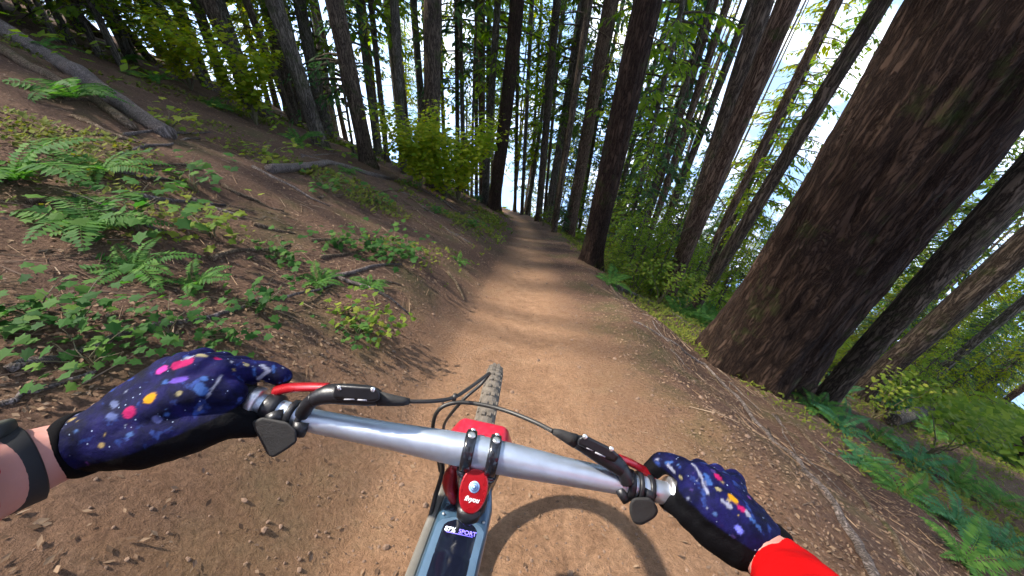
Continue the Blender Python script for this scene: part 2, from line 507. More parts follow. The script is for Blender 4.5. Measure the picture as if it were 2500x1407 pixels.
def tree(base, axis, height, r0, label, group=None, crown=None, mat='bark', sides=14, rings=22, near=False, flare=.3, bend=0.0, twigs=0, name='conifer_tree', r1=None, cat='tree', tz=(1.5, 14), cscale=1.0):
    root = empty(name, base, label, cat, group)
    seed = (hash((round(base.x, 2), round(base.y, 2))) % 1000) / 37.0
    seed = abs(base.x * 3.7 + base.y * 1.3) % 20
    ax = axis.normalized()
    link('trunk', trunk_mesh(ax, height, r0, r0 * .25 if r1 is None else r1, sides, rings, seed, M[mat], flare, .05, bend, near), root)
    if twigs: link('dead_twigs', twigs_mesh(ax, height, r0 * .8, int(seed * 100), twigs, *tz), root)['kind'] = 'stuff'
    if crown:
        me, br = CROWNS[crown]
        H = 30 if crown[0] == 'tall' else (24 if crown[0] == 'far' else 9)
        s = height / H
        q = Vector((0, 0, 1)).rotation_difference(ax)
        for nm, m_ in (('crown', me), ('limbs', br)):
            c = link(nm, m_, root)
            c.rotation_mode = 'QUATERNION'
            c.rotation_quaternion = q @ Matrix.Rotation(seed * 2.1, 3, 'Z').to_quaternion()
            c.scale = (s * cscale, s * cscale, s)
            c['kind'] = 'stuff'
    return root

def fit_tree(bx, by, tx, ty, wpx, dist=None):
    """foot of the tree on the terrain below pixel (bx, by), trunk axis that passes by (tx, ty) while staying as upright as it can"""
    if dist is None: p = hit(bx, by)
    else:
        d = ray(bx, by); p = CAM + d * dist
        p = Vector((p.x, p.y, ground_z(p.x, p.y)))
    d = ray(tx, ty)
    hz = Vector((d.x, d.y)); k = max(0.1, (p.x * hz.x + p.y * hz.y) / hz.length_squared)
    q = CAM + d * k
    ax = (q - p)
    if ax.z < .4: ax = Vector((0, 0, 1))
    depth = .5 * (p.dot(_fw) + max(1.0, q.dot(_fw)))
    r = .5 * wpx * depth / FPX / sqrt(1 + ((bx - 1250) / FPX) ** 2 * .6)
    return p, ax.normalized(), r

# ------------------------------------------------------------------ trees one can tell apart: foot, top, width in the photograph
T = [
 # bx, by, tx, ty, w, dist, label, options
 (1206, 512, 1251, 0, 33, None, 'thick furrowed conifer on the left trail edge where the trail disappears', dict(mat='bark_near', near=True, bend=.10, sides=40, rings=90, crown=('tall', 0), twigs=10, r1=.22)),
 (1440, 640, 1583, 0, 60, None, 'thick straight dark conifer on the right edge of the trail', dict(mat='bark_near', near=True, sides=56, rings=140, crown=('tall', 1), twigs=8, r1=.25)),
 (1622, 735, 1926, 0, 45, None, 'brown conifer with a sunlit patch on its trunk among the ferns', dict(mat='bark_red', near=True, sides=40, rings=110, crown=('tall', 2), twigs=6, r1=.2)),
 (1668, 640, 1866, 0, 40, 9.5, 'dark conifer close behind the sunlit brown trunk', dict(mat='bark', sides=24, rings=50, crown=('tall', 3), r1=.2)),
 (1735, 610, 2040, 0, 20, 11, 'slender reddish conifer leaning right before the bright gap', dict(mat='bark_red', sides=16, rings=40, r1=.12, twigs=8, crown=('tall', 0))),
 (1700, 735, 2156, 0, 35, 7.5, 'dark conifer just left of the massive near trunk', dict(mat='bark', near=True, sides=32, rings=80, r1=.2, crown=('tall', 1))),
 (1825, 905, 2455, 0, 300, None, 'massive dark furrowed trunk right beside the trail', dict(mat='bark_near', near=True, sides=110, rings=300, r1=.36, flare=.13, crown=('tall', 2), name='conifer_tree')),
 (2085, 900, 2500, 430, 70, 4.6, 'dark conifer just right of the massive near trunk', dict(mat='bark', near=True, sides=40, rings=120, r1=.2, crown=('tall', 3))),
 (2225, 835, 2500, 600, 66, 5.6, 'second dark conifer right of the massive near trunk', dict(mat='bark', near=True, sides=36, rings=100, r1=.2, crown=('tall', 0))),
 (2420, 800, 2500, 735, 26, 8, 'slim conifer at the far right edge of the picture', dict(mat='bark_grey', r1=.1, crown=('tall', 1))),
 # small ones between, left to right
 (1050, 405, 1057, 0, 40, 13, 'broad dark conifer left of the yellow green maple', dict(mat='bark', sides=24, rings=50, r1=.2, crown=('tall', 2), twigs=8)),
 (1118, 440, 1114, 0, 11, 22, 'thin conifer behind the yellow green maple', dict(mat='bark', r1=.1, crown=('far', 1))),
 (1164, 455, 1163, 0, 10, 26, 'leftmost thin trunk of the tight clump left of the furrowed conifer', dict(mat='bark', r1=.15)),
 (1178, 462, 1176, 0, 17, 24, 'broadest trunk of the tight clump left of the furrowed conifer', dict(mat='bark_red', r1=.2, crown=('far', 2))),
 (1192, 466, 1194, 0, 12, 25, 'rightmost trunk of the tight clump left of the furrowed conifer', dict(mat='bark', r1=.15)),
 (1202, 470, 1211, 0, 7, 34, 'very thin pale trunk beside the tight clump', dict(mat='bark_grey', r1=.12, crown=('far', 0))),
 (1259, 498, 1268, 0, 9, 30, 'thin trunk just right of the furrowed conifer', dict(mat='bark', r1=.13, crown=('far', 4))),
 (1276, 505, 1299, 0, 10, 27, 'thin trunk second right of the furrowed conifer', dict(mat='bark_grey', r1=.13, twigs=8)),
 (1295, 512, 1322, 0, 7, 32, 'very thin trunk beside the trail bend', dict(mat='bark', r1=.1, crown=('far', 3))),
 (1318, 512, 1360, 0, 18, 21, 'straight conifer right of the trail bend', dict(mat='bark', sides=20, rings=40, r1=.16, twigs=12, crown=('tall', 3))),
 (1332, 515, 1375, 0, 8, 29, 'thin conifer hugging the straight one right of the trail bend', dict(mat='bark_red', r1=.1)),
 (1343, 528, 1420, 60, 8, 22, 'thin leaning conifer left of the pair before the thick trunk', dict(mat='bark_grey', r1=.08, twigs=8, crown=('far', 0))),
 (1356, 545, 1440, 0, 15, 15, 'slim dark conifer rising from the ferns right of the trail', dict(mat='bark', sides=20, rings=40, r1=.1, twigs=10, crown=('tall', 0))),
 (1402, 512, 1490, 0, 30, 18, 'stout conifer left of the thick straight trunk', dict(mat='bark_red', sides=24, rings=50, r1=.25, twigs=10, crown=('tall', 1))),
 (1425, 512, 1506, 0, 9, 26, 'thin conifer between the stout one and the thick straight trunk', dict(mat='bark', r1=.12, crown=('far', 1))),
 (1528, 600, 1640, 120, 12, 17, 'slim mossy conifer right of the thick straight trunk', dict(mat='bark_grey', r1=.08, crown=('far', 4))),
 (1562, 570, 1737, 0, 15, 18, 'left one of two parallel slim conifers right of the thick trunk', dict(mat='bark', r1=.14, twigs=10, crown=('tall', 2))),
 (1592, 560, 1778, 0, 17, 18.5, 'right one of two parallel slim conifers right of the thick trunk', dict(mat='bark_red', r1=.14, twigs=10, crown=('tall', 3))),
 (1625, 545, 1812, 60, 18, 20, 'dark conifer between the slim pair and the sunlit brown trunk', dict(mat='bark', r1=.16, twigs=8, crown=('tall', 0))),
 # left hillside (behind the caption in the photograph: plain continuation of the wood)
 (985, 395, 962, 0, 20, 15, 'slim conifer on the left bank beside the broad dark one', dict(mat='bark_grey', r1=.12, crown=('tall', 1), twigs=6)),
 (890, 330, 815, 0, 40, 11, 'broad conifer in the middle of the left hillside', dict(mat='bark', sides=24, rings=50, r1=.2, crown=('tall', 2), twigs=8)),
 (940, 350, 905, 0, 14, 17, 'thin conifer on the left hillside behind the broad one', dict(mat='bark', r1=.12, crown=('far', 2))),
 (765, 265, 668, 0, 38, 10, 'grey conifer on the left hillside above the brush', dict(mat='bark_grey', sides=24, rings=50, r1=.2, crown=('tall', 3), twigs=10)),
 (700, 225, 600, 0, 18, 14, 'slim conifer left of the grey one on the hillside', dict(mat='bark', r1=.12, crown=('tall', 0))),
 (600, 165, 505, 0, 34, 11, 'dark conifer high on the left hillside', dict(mat='bark', sides=24, rings=50, r1=.2, crown=('tall', 1), twigs=8)),
 (330, 55, 250, 0, 22, 15, 'conifer at the top of the hillside left of the leftmost vine maple', dict(mat='bark', r1=.14, crown=('far', 0), twigs=6)),
 (215, 20, 150, 0, 26, 16, 'conifer in the upper left corner above the long log', dict(mat='bark', r1=.14, crown=('far', 2), twigs=6)),
 (470, 110, 380, 0, 24, 12.5, 'leftmost conifer at the top of the hillside', dict(mat='bark_grey', r1=.14, crown=('tall', 2))),
]
for bx, by, tx, ty, w, dist, lab, op in T:
    p, ax, r = fit_tree(bx, by, tx, ty, w, dist)
    op = dict(op); op.setdefault('sides', 16); op.setdefault('rings', 30)
    h = 31 if op.get('crown', ('', 0))[0] == 'tall' else 26
    if bx > 1300 and op.get('crown', ('', 0))[0] == 'tall': op['cscale'] = .5
    if 'r1' in op: op['r1'] = min(op['r1'], r * .75)
    tree(p, ax, h, r, lab, **op)

# distant stand down the slope
def stand():
    r = random.Random(21); made = 0; tries = 0; spots = []
    while made < 120 and tries < 6000:
        tries += 1
        depth = 20 + 85 * r.random() ** 1.3
        px = r.uniform(900, 2600)
        d = ray(px, 520 if px < 1300 else 520 + (px - 1300) * .28)
        p = CAM + d * depth
        x, y = p.x, p.y
        if y < 12 or abs(x - trail_x(y)) < 1.6: continue
        if any((x - a) ** 2 + (y - b) ** 2 < 5 for a, b in spots): continue
        spots.append((x, y))
        b = on_ground(x, y, -.1)
        ax = Vector((r.uniform(-.04, .04), r.uniform(-.04, .04), 1))
        k = r.random()
        if k < .72:
            h = r.uniform(20, 32); rr = r.uniform(.13, .30)
            tree(b, ax, h, rr, 'dark slim conifer in the distant stand down the slope', 'distant stand down the slope', ('far', r.choice((0, 1, 2, 3, 3, 3, 4, 4))), r.choice(['bark', 'bark_grey', 'bark_red']), 10, 12, name='conifer_tree', twigs=0, bend=.05)
        else:
            h = r.uniform(6, 12)
            tree(b, ax, h, r.uniform(.05, .09), 'young bright green conifer between the distant trunks', 'young conifers between the distant trunks', ('young', r.randrange(3)), 'bark_grey', 8, 8, name='young_conifer', flare=.1)
        made += 1
    made = 0
    while made < 42:
        depth = r.uniform(20, 55); px = r.uniform(1100, 2250)
        d = ray(px, 510 if px < 1300 else 510 + (px - 1300) * .28); p = CAM + d * depth
        x, y = p.x, p.y
        if y < 12 or abs(x - trail_x(y)) < 1.4: continue
        made += 1
        tree(on_ground(x, y, -.1), Vector((r.uniform(-.03, .03), r.uniform(-.03, .03), 1)), r.uniform(22, 30), r.uniform(.07, .16), 'bare slim trunk', 'bare slim trunks in the distant stand', None, r.choice(['bark', 'bark_grey', 'bark_red']), 9, 12, name='conifer_tree', twigs=10, bend=.04, tz=(3, 20))
    # young growth that fills the slope under the tall trees
    made = 0
    while made < 60:
        depth = r.uniform(11, 34); px = r.uniform(1330, 2560)
        d = ray(px, 560 + max(0, px - 1450) * .25); p = CAM + d * depth
        x, y = p.x, p.y
        if x - trail_x(y) < 2.6 or y < 3: continue
        made += 1
        tree(on_ground(x, y, -.1), Vector((r.uniform(-.05, .05), r.uniform(-.05, .05), 1)), r.uniform(2.5, 4) + depth * .14, r.uniform(.04, .07), 'young conifer', 'young conifers between the distant trunks', ('young', r.choice((0, 0, 1, 1, 2))), 'bark_grey', 8, 8, name='young_conifer', flare=.1, cscale=1.25)
stand()

# more of the wood up the left hillside and behind the rider, which shades the trail
def uphill():
    r = random.Random(5)
    for x, y in ((-13, 20), (-9, 27), (-21, 24), (-15, 32), (-11, 36), (-5.5, 22), (-7, 31), (-19, 17), (-26, 16), (-12, 14.5), (-10.5, 19), (-13, 25), (-16, 20), (-22, 30), (-28, 22), (-18, 36), (-8, 21), (-25, 12), (-30, 30), (-23, 19), (-27, 27), (-17, 27)):
        x += r.uniform(-1, 1); y += r.uniform(-1, 1)
        tree(on_ground(x, y, -.1), Vector((r.uniform(-.03, .03), r.uniform(-.03, .03), 1)), r.uniform(24, 32), r.uniform(.18, .32), 'dark conifer trunk in the wood high up the left hillside', 'wood high up the left hillside', ('tall', r.randrange(4)), r.choice(['bark', 'bark_grey']), 14, 16, twigs=8, cscale=.65)
    for i in range(16):
        a = r.uniform(-1.15, -.5); q = r.uniform(17, 40)
        x, y = q * sin(a), q * cos(a)
        tree(on_ground(x, y, -.1), Vector((r.uniform(-.03, .03), r.uniform(-.03, .03), 1)), r.uniform(16, 26), r.uniform(.13, .25), 'dark conifer trunk in the wood high up the left hillside', 'wood high up the left hillside', ('far', i % 5), 'bark', 10, 12, name='conifer_tree')
    for i in range(26):
        a = r.uniform(-1.12, -.72); q = r.uniform(13, 30)
        x, y = q * sin(a), q * cos(a)
        tree(on_ground(x, y, -.1), Vector((r.uniform(-.03, .03), r.uniform(-.03, .03), 1)), r.uniform(5, 10), r.uniform(.05, .09), 'young conifer', 'young conifers high up the left hillside', ('young', i % 3), 'bark_grey', 8, 8, name='young_conifer', flare=.1, cscale=1.3)
    for i in range(24):
        a = r.uniform(-1.15, -.35); q = r.uniform(13, 32)
        x, y = q * sin(a), q * cos(a)
        tree(on_ground(x, y, -.1), Vector((r.uniform(-.03, .03), r.uniform(-.03, .03), 1)), r.uniform(6, 12), r.uniform(.05, .09), 'young conifer in the wood high up the left hillside', 'young conifers high up the left hillside', ('young', i % 3), 'bark_grey', 8, 8, name='young_conifer', flare=.1)
uphill()

# ------------------------------------------------------------------ off-frame wood that shades the trail
def shade_wood():
    r = random.Random(11)
    spots = [(-6.5, -3), (-9, 1.5), (-12, -5), (-10.5, -10), (-17, -1), (-5, -9), (-18, -9), (-23, -4), (-15, -15), (-3, -14), (-24, -13), (-12.3, 5.9), (-9.8, 6.6), (4, -8), (7, -3), (9, 3.5), (-28, 2)]  # the two conifers ahead on the left were added to shade the massive trunk
    for x, y in spots:
        x += r.uniform(-.7, .7); y += r.uniform(-.7, .7)
        tree(on_ground(x, y, -.1), Vector((r.uniform(-.03, .03), r.uniform(-.03, .03), 1)), r.uniform(22, 32), .09 if -13 < x < -9 and y > 4 else r.uniform(.2, .34), 'unseen conifer of the same wood casting shade from off frame', 'unseen shade wood around the rider', ('tall', r.randrange(4)), 'bark', 14, 14, cscale=1.15)
shade_wood()

# ------------------------------------------------------------------ undergrowth: things
def frond_mesh(seed, mat):
    r = random.Random(seed); V = []; F = []
    n = 20; L = .75
    pts = []
    for k in range(n + 1):
        q = k / n
        pts.append(Vector((L * (q * .92), 0, L * (.62 * q - .72 * q * q))))
    for k in range(1, n):
        q = k / n; w = .17 * sin(pi * min(1, q * .85 + .12)) ** .8 * (1 - q * .35)
        t = (pts[k + 1] - pts[k - 1]).normalized()
        for sd in (-1, 1):
            leaf_faces(V, F, pts[k], Vector((0, sd, 0)) + t * .38 + Vector((0, 0, r.uniform(-.28, .05))), Vector((-t.z, 0, t.x)), w * r.uniform(.85, 1.1), .042)
    mb = MB(); mb.tube(pts[::4], [.004, .0035, .003, .002, .0015, .001][:len(pts[::4])], 4, False)
    o = len(V); V.extend([Vector(v) for v in mb.v]); F.extend([tuple(i + o for i in f) for f in mb.f])
    return mesh_from('frond', V, F, mat)
FRONDS = {k: [frond_mesh(i, M[k]) for i in range(3)] for k in ('fern', 'fern_cool')}
def fern(p, size, label, group, kind='fern', n=None, seed=0):
    r = random.Random(seed)
    root = empty('fern', p, label, 'fern', group)
    n = n or r.randint(8, 11)
    for i in range(n):
        f = link('frond', r.choice(FRONDS[kind]), root)
        f.rotation_euler = (r.uniform(-.25, .25), r.uniform(-.55, .15), 2 * pi * i / n + r.uniform(-.25, .25))
        sc = size * r.uniform(.75, 1.15); f.scale = (sc, sc * r.uniform(.85, 1.1), sc)
    return root

def bush_mesh(seed, n_stem, height, spread, n_leaf, leaf, mat, arch=.3):
    r = random.Random(seed); V = []; F = []; mb = MB()
    for i in range(n_stem):
        az = r.uniform(0, 2 * pi); h = height * r.uniform(.6, 1.1); sp = spread * r.uniform(.5, 1.1)
        out = Vector((cos(az), sin(az), 0))
        pts = [Vector((0, 0, 0)) + out * .02]
        K = 6
        for k in range(1, K + 1):
            q = k / K
            pts.append(out * sp * q ** 1.5 + Vector((r.uniform(-1, 1), r.uniform(-1, 1), 0)) * .04 * height + Vector((0, 0, h * (q - arch * q * q))))
        mb.tube(pts, [.012 * height ** .5 * (1.05 - k / K) for k in range(K + 1)], 5, False)
        for j in range(n_leaf):
            q = .22 + .78 * r.random() ** .8
            a = min(K - 1, int(q * K)); p = pts[a].lerp(pts[a + 1], q * K - a)
            w = r.uniform(0, 2 * pi); rad = leaf * r.uniform(.3, 3.4)
            off = Vector((cos(w), sin(w), r.uniform(-.35, .4)))
            leaf_faces(V, F, p + off * rad, off + Vector((0, 0, r.uniform(-.5, .1))), Vector((r.uniform(-.5, .5), r.uniform(-.5, .5), 1)), leaf * r.uniform(.7, 1.25), leaf * r.uniform(.7, 1.0), 'maple')
    return mesh_from('leaves', V, F, mat), mb.mesh('stems', (M['stem'],))
BUSH = {
 'low': [bush_mesh(70 + i, 7, .38, .34, 9, .085, M['broad']) for i in range(3)],
 'lowy': [bush_mesh(80 + i, 7, .36, .36, 9, .085, M['broad_yellow']) for i in range(2)],
 'maple': [bush_mesh(90 + i, 9, 3.4, 1.4, 230, .13, M['maple'], .15) for i in range(2)],
 'sapling': [bush_mesh(96 + i, 4, 1.3, .5, 46, .07, M['broad_yellow'], .2) for i in range(2)],
 'grey': [bush_mesh(99, 9, .6, .35, 26, .06, M['fern_cool'])],
}
def bush(p, size, label, group, kind='low', seed=0, name='leafy_shrub', cat='shrub'):
    r = random.Random(seed)
    lv, st = r.choice(BUSH[kind])
    root = empty(name, p, label, cat, group)
    root.rotation_euler = (0, 0, r.uniform(0, 6.28)); root.scale = (size, size, size * r.uniform(.85, 1.1))
    link('leaves', lv, root)['kind'] = 'stuff'; link('stems', st, root)['kind'] = 'stuff'
    return root

def sapling(p, h, label, group, v, name='hemlock_sapling'):
    me, br = CROWNS['young', v]
    root = empty(name, p, label, 'sapling', group)
    s = h / 9
    link('trunk', trunk_mesh(Vector((.03, .02, 1)), h, .012 + .006 * h, .003, 7, 6, h, M['bark_grey'], .1, .03, 0, False, .1), root)
    for nm, m_ in (('crown', me), ('limbs', br)):
        c = link(nm, m_, root); c.scale = (s * 1.25, s * 1.25, s); c.rotation_euler = (0, 0, h * 5); c['kind'] = 'stuff'
    return root

def place(px, py, up=0):
    p = hit(px, py)
    return p
# yellow-green vine maples
for px, py, dist, sz, lab in ((1085, 450, 11.8, 1.12, 'yellow green vine maple left of the furrowed conifer'), (1118, 465, 13.5, .95, 'smaller yellow green vine maple close to the trunk clump'), (1020, 420, 10.5, .8, 'yellow green vine maple on the left bank nearest the broad dark conifer'), (590, 190, 9, .85, 'yellow green vine maple high on the left hillside'), (420, 95, 10, .8, 'leftmost yellow green vine maple on the hillside')):
    d = ray(px, py); p = on_ground(d.x * dist, d.y * dist)
    bush(p, sz, lab, None, 'maple', int(px), 'vine_maple', 'maple')
# right slope: ferns and saplings that show one by one
RF = [(1435, 545, .9), (1468, 560, 1.0), (1340, 525, .7), (1310, 522, .6), (1385, 545, .7), (1500, 640, .8), (1540, 690, .8), (1575, 640, .9), (1490, 690, .55), (1530, 625, .9), (1590, 720, .7), (1655, 770, .65), (1760, 700, .9), (1500, 600, .9), (1680, 690, .9), (1705, 790, .5)]
for i, (px, py, sz) in enumerate(RF):
    p = hit(px, py)
    if p: fern(p, sz * 1.35, 'green fern in the bed of ferns right of the trail', 'ferns right of the trail', 'fern', seed=i)
RN = [(1985, 1000, .45), (2050, 1040, .5), (2140, 1075, .55), (2230, 1130, .55), (2330, 1180, .6), (2100, 1130, .45), (2200, 1210, .5), (2330, 1280, .5), (2440, 1230, .55), (2440, 1340, .5), (2270, 1060, .6), (2400, 1100, .65), (2480, 1130, .6), (2180, 1000, .6), (2300, 990, .7), (2420, 1020, .7), (2350, 1370, .42), (2040, 960, .5), (2120, 920, .6), (2480, 940, .7)]
for i, (px, py, sz) in enumerate(RN):
    p = hit(px, py)
    if p: fern(p, sz, 'green fern on the slope below the massive near trunk', 'ferns below the massive near trunk', 'fern_cool' if i % 2 else 'fern', seed=40 + i)
rf = random.Random(77)
for i in range(30):
    px = rf.uniform(1465, 1760); py = 560 + (px - 1465) * .55 + rf.uniform(-40, 90)
    if abs(px - 1625) < 22 and py > 690: continue
    p = hit(px, py)
    if p and p.x - trail_x(p.y) > 1.5: fern(p, rf.uniform(.8, 1.3), 'green fern', 'ferns right of the trail', 'fern' if i % 3 else 'fern_cool', seed=500 + i)
for i in range(14):
    px = rf.uniform(1480, 1720); dist = rf.uniform(7, 13)
    d = ray(px, 640); p = on_ground(d.x * dist, d.y * dist, -.03)
    if p.x - trail_x(p.y) > 2: sapling(p, rf.uniform(1.1, 2.4), 'light green young hemlock', 'young hemlocks right of the trail', rf.choice((0, 0, 1)))
SAP = [(1560, 640, 7.5, 1.9, 0), (1610, 655, 8.2, 1.8, 1), (1590, 600, 10, 2.4, 0), (1515, 600, 10.5, 1.9, 0), (1640, 640, 11, 2.2, 2), (1500, 560, 13, 2.6, 1), (1780, 690, 8, 2.2, 0), (1800, 640, 11, 3, 1), (2100, 830, 6.5, 1.7, 1), (2260, 900, 6, 1.6, 0), (2400, 880, 7, 2.3, 1), (2330, 800, 9, 3.0, 1), (2480, 760, 9, 3.2, 0), (1450, 520, 16, 2.5, 0), (1380, 520, 17, 2.0, 2)]
for px, py, dist, h, v in SAP:
    d = ray(px, py); p = on_ground(d.x * dist, d.y * dist, -.03)
    sapling(p, h, 'light green young hemlock with flat sprays among the trunks right of the trail', 'young hemlocks right of the trail', v)
for i, (px, py, dist, sz) in enumerate(((1570, 650, 7.2, .9), (1625, 690, 6.8, .8), (1540, 620, 8.6, .9), (1690, 700, 7, .9), (1330, 520, 18, .9), (2200, 960, 5, .8), (2350, 1050, 4, .7))):
    d = ray(px, py); p = on_ground(d.x * dist, d.y * dist)
    bush(p, sz, 'yellow green broadleaf sapling among the ferns right of the trail', 'broadleaf saplings right of the trail', 'sapling', i, 'broadleaf_sapling', 'sapling')
# left bank
bush(hit(1165, 492), 1.0, 'grey green shrub at the foot of the furrowed conifer', None, 'grey', 3)
LB = [(1150, 555, .8, 'low'), (1195, 545, .7, 'lowy'), (1120, 640, .7, 'low'), (960, 640, .75, 'low'), (1000, 625, .7, 'low'), (925, 625, .8, 'low'), (905, 700, .6, 'lowy'), (850, 770, .55, 'lowy'), (905, 810, .5, 'lowy'), (870, 830, .45, 'low'), (780, 690, .6, 'low'), (700, 640, .7, 'low'), (600, 690, .6, 'low'), (640, 760, .55, 'low'), (480, 700, .6, 'low'), (350, 760, .6, 'low'), (200, 800, .55, 'low'), (90, 780, .6, 'low'), (60, 690, .7, 'low'), (230, 900, .5, 'low'), (420, 830, .5, 'low'), (130, 640, .8, 'low'), (330, 660, .8, 'low'), (520, 580, .8, 'lowy'), (660, 540, .9, 'low'), (830, 600, .7, 'low'), (1240, 560, .5, 'lowy'), (1215, 590, .5, 'lowy'), (1060, 520, .8, 'low'), (330, 560, .9, 'low'), (100, 520, .9, 'lowy'), (480, 470, 1.0, 'low'), (800, 470, 1.0, 'low'), (930, 500, .8, 'low'), (250, 420, 1.1, 'low'), (650, 400, 1.1, 'lowy'), (60, 330, 1.2, 'low'), (420, 320, 1.2, 'lowy'), (850, 420, 1.0, 'lowy'), (1000, 455, .9, 'low'), (560, 830, .45, 'low'), (1240, 530, .6, 'lowy')]
for i, (px, py, sz, kd) in enumerate(LB):
    if px < 700 and i % 3 == 0: continue
    p = hit(px, py)
    if p and i % 4 == 2:
        fern(p, sz * .5, 'fern', 'ferns on the left bank', 'fern', seed=700 + i)
    elif p:
        lab = 'low yellow green leafy plant on the left bank' if kd == 'lowy' else 'low green leafy plant on the left bank'
        bush(p, sz, lab, 'yellow green plants on the left bank' if kd == 'lowy' else 'green plants on the left bank', kd, 100 + i, 'leafy_plant', 'plant')
for i, (px, py, sz) in enumerate(((300, 150, .9), (180, 240, .9), (520, 260, .9), (730, 350, .9), (90, 130, .9), (640, 280, 1.0), (880, 390, .9), (40, 440, .8), (230, 560, .6), (380, 200, 1.0))):
    p = hit(px, py)
    if p: fern(p, sz, 'fern in the brush on the upper left hillside', 'ferns on the upper left hillside', 'fern', seed=300 + i)

# ------------------------------------------------------------------ fallen wood
def stick(pts_px, r0, r1, label, mat='deadwood', name='fallen_branch', group=None, side=4, wob=.03, lift=.6, cat='branch', sides=8):
    ps = [hit(*q) for q in pts_px]
    ps = [p for p in ps if p]
    if len(ps) < 2: return None
    pts = []
    for i in range(len(ps) - 1):
        for k in range(side):
            q = k / side; p = ps[i].lerp(ps[i + 1], q)
            pts.append(p)
    pts.append(ps[-1])
    base = ps[0].copy(); out = []
    sd = base.x * 7 + base.y * 3
    for i, p in enumerate(pts):
        p = p + Vector((noise.noise(Vector((i * .7, sd, 0))), noise.noise(Vector((i * .7, sd, 5))), 0)) * wob
        q = i / (len(pts) - 1); rr = r0 + (r1 - r0) * q
        z = max(ground_z(p.x, p.y), p.z - .02) + rr * lift
        out.append(Vector((p.x, p.y, z)) - base)
    mb = MB(); mb.tube(out, [r0 + (r1 - r0) * i / (len(out) - 1) for i in range(len(out))], sides)
    o = link(name, mb.mesh(name, (M[mat],)), None, None, base)
    return tag(o, label, cat, group)
stick([(1545, 785), (1640, 835), (1720, 890), (1800, 970), (1870, 1055), (1960, 1150)], .012, .017, 'long pale grey branch lying along the right trail edge', side=6, wob=.02)
stick([(1960, 1150), (2030, 1230), (2090, 1330), (2150, 1440)], .017, .020, 'thick pale branch continuing along the right trail edge at the bottom', side=6, wob=.02)
stick([(1830, 940), (1900, 1010), (2010, 1110), (2110, 1230), (2230, 1400)], .012, .016, 'thin dark branch along the right slope edge', 'deadwood_brown', side=5, wob=.04)
stick([(1455, 665), (1505, 720), (1560, 760), (1620, 790)], .02, .012, 'brown branch on the litter below the thick straight trunk', 'deadwood_brown')
stick([(1445, 700), (1480, 655)], .012, .008, 'short pale stick leaning at the foot of the thick straight trunk')
stick([(1380, 568), (1425, 592)], .085, .07, 'short pale log behind the thick straight trunk', 'deadwood', 'fallen_log', cat='log', sides=12, wob=.01)
stick([(1500, 700), (1600, 745), (1680, 800)], .045, .04, 'mossy log among the ferns beside the trail edge', 'bark_grey', 'fallen_log', cat='log', sides=12)
stick([(2165, 1035), (2300, 1000), (2420, 968), (2560, 930)], .09, .12, 'mossy dark log lying on the slope at the far right edge', 'bark_grey', 'fallen_log', cat='log', sides=14, lift=1.3)
stick([(0, 75), (140, 160), (300, 265), (420, 340)], .13, .09, 'long purple grey log on the upper left hillside', 'deadwood', 'fallen_log', cat='log', sides=14)
stick([(0, 120), (160, 215), (330, 320)], .06, .05, 'thinner log below the long purple grey one', 'deadwood_brown', 'fallen_log', cat='log', sides=12)
stick([(660, 420), (800, 400), (960, 440)], .07, .05, 'grey log across the middle of the left hillside', 'deadwood', 'fallen_log', cat='log', sides=12)
stick([(20, 905), (220, 850), (420, 790), (640, 735), (830, 690)], .016, .008, 'long thin pale branch lying on the lower left bank', side=6)
stick([(0, 990), (120, 945), (260, 900)], .010, .006, 'thin pale stick left above the left glove')
stick([(1090, 665), (1115, 695), (1135, 735)], .022, .012, 'short dark branch pointing down the left bank to the trail', 'deadwood_brown')
LSP = []
rs = random.Random(3)
for i in range(26):
    px = rs.uniform(980, 1150); py = 400 + (px - 900) * .35 + rs.uniform(0, 100)
    L = rs.uniform(40, 110); a = rs.uniform(.25, .8)
    stick([(px, py), (px + L * cos(a), py + L * sin(a))], .018, .008, 'thin grey stick in the brush pile on the left bank', rs.choice(['deadwood', 'deadwood_brown']), 'stick', 'brush pile on the left bank', wob=.05, cat='stick', sides=6)
for i in range(26):
    px = rs.uniform(30, 900); py = 180 + px * .25 + rs.uniform(0, 330)
    L = rs.uniform(90, 240); a = rs.uniform(-.2, .5)
    stick([(px, py), (px + L * cos(a), py + L * sin(a))], .022, .009, 'grey stick scattered over the left hillside', rs.choice(['deadwood', 'deadwood_brown']), 'stick', 'sticks scattered over the left hillside', wob=.06, cat='stick', sides=6)
for i in range(24):
    q = rs.random(); px = 1470 + 560 * q + rs.uniform(-30, 60); py = 690 + 480 * q + rs.uniform(-40, 30)
    L = rs.uniform(50, 150); a = rs.uniform(.4, 1.1)
    stick([(px, py), (px + L * cos(a), py + L * sin(a))], .009, .004, 'thin twig in the litter along the right trail edge', rs.choice(['deadwood', 'deadwood_brown']), 'stick', 'twigs along the right trail edge', wob=.03, cat='stick', sides=5)

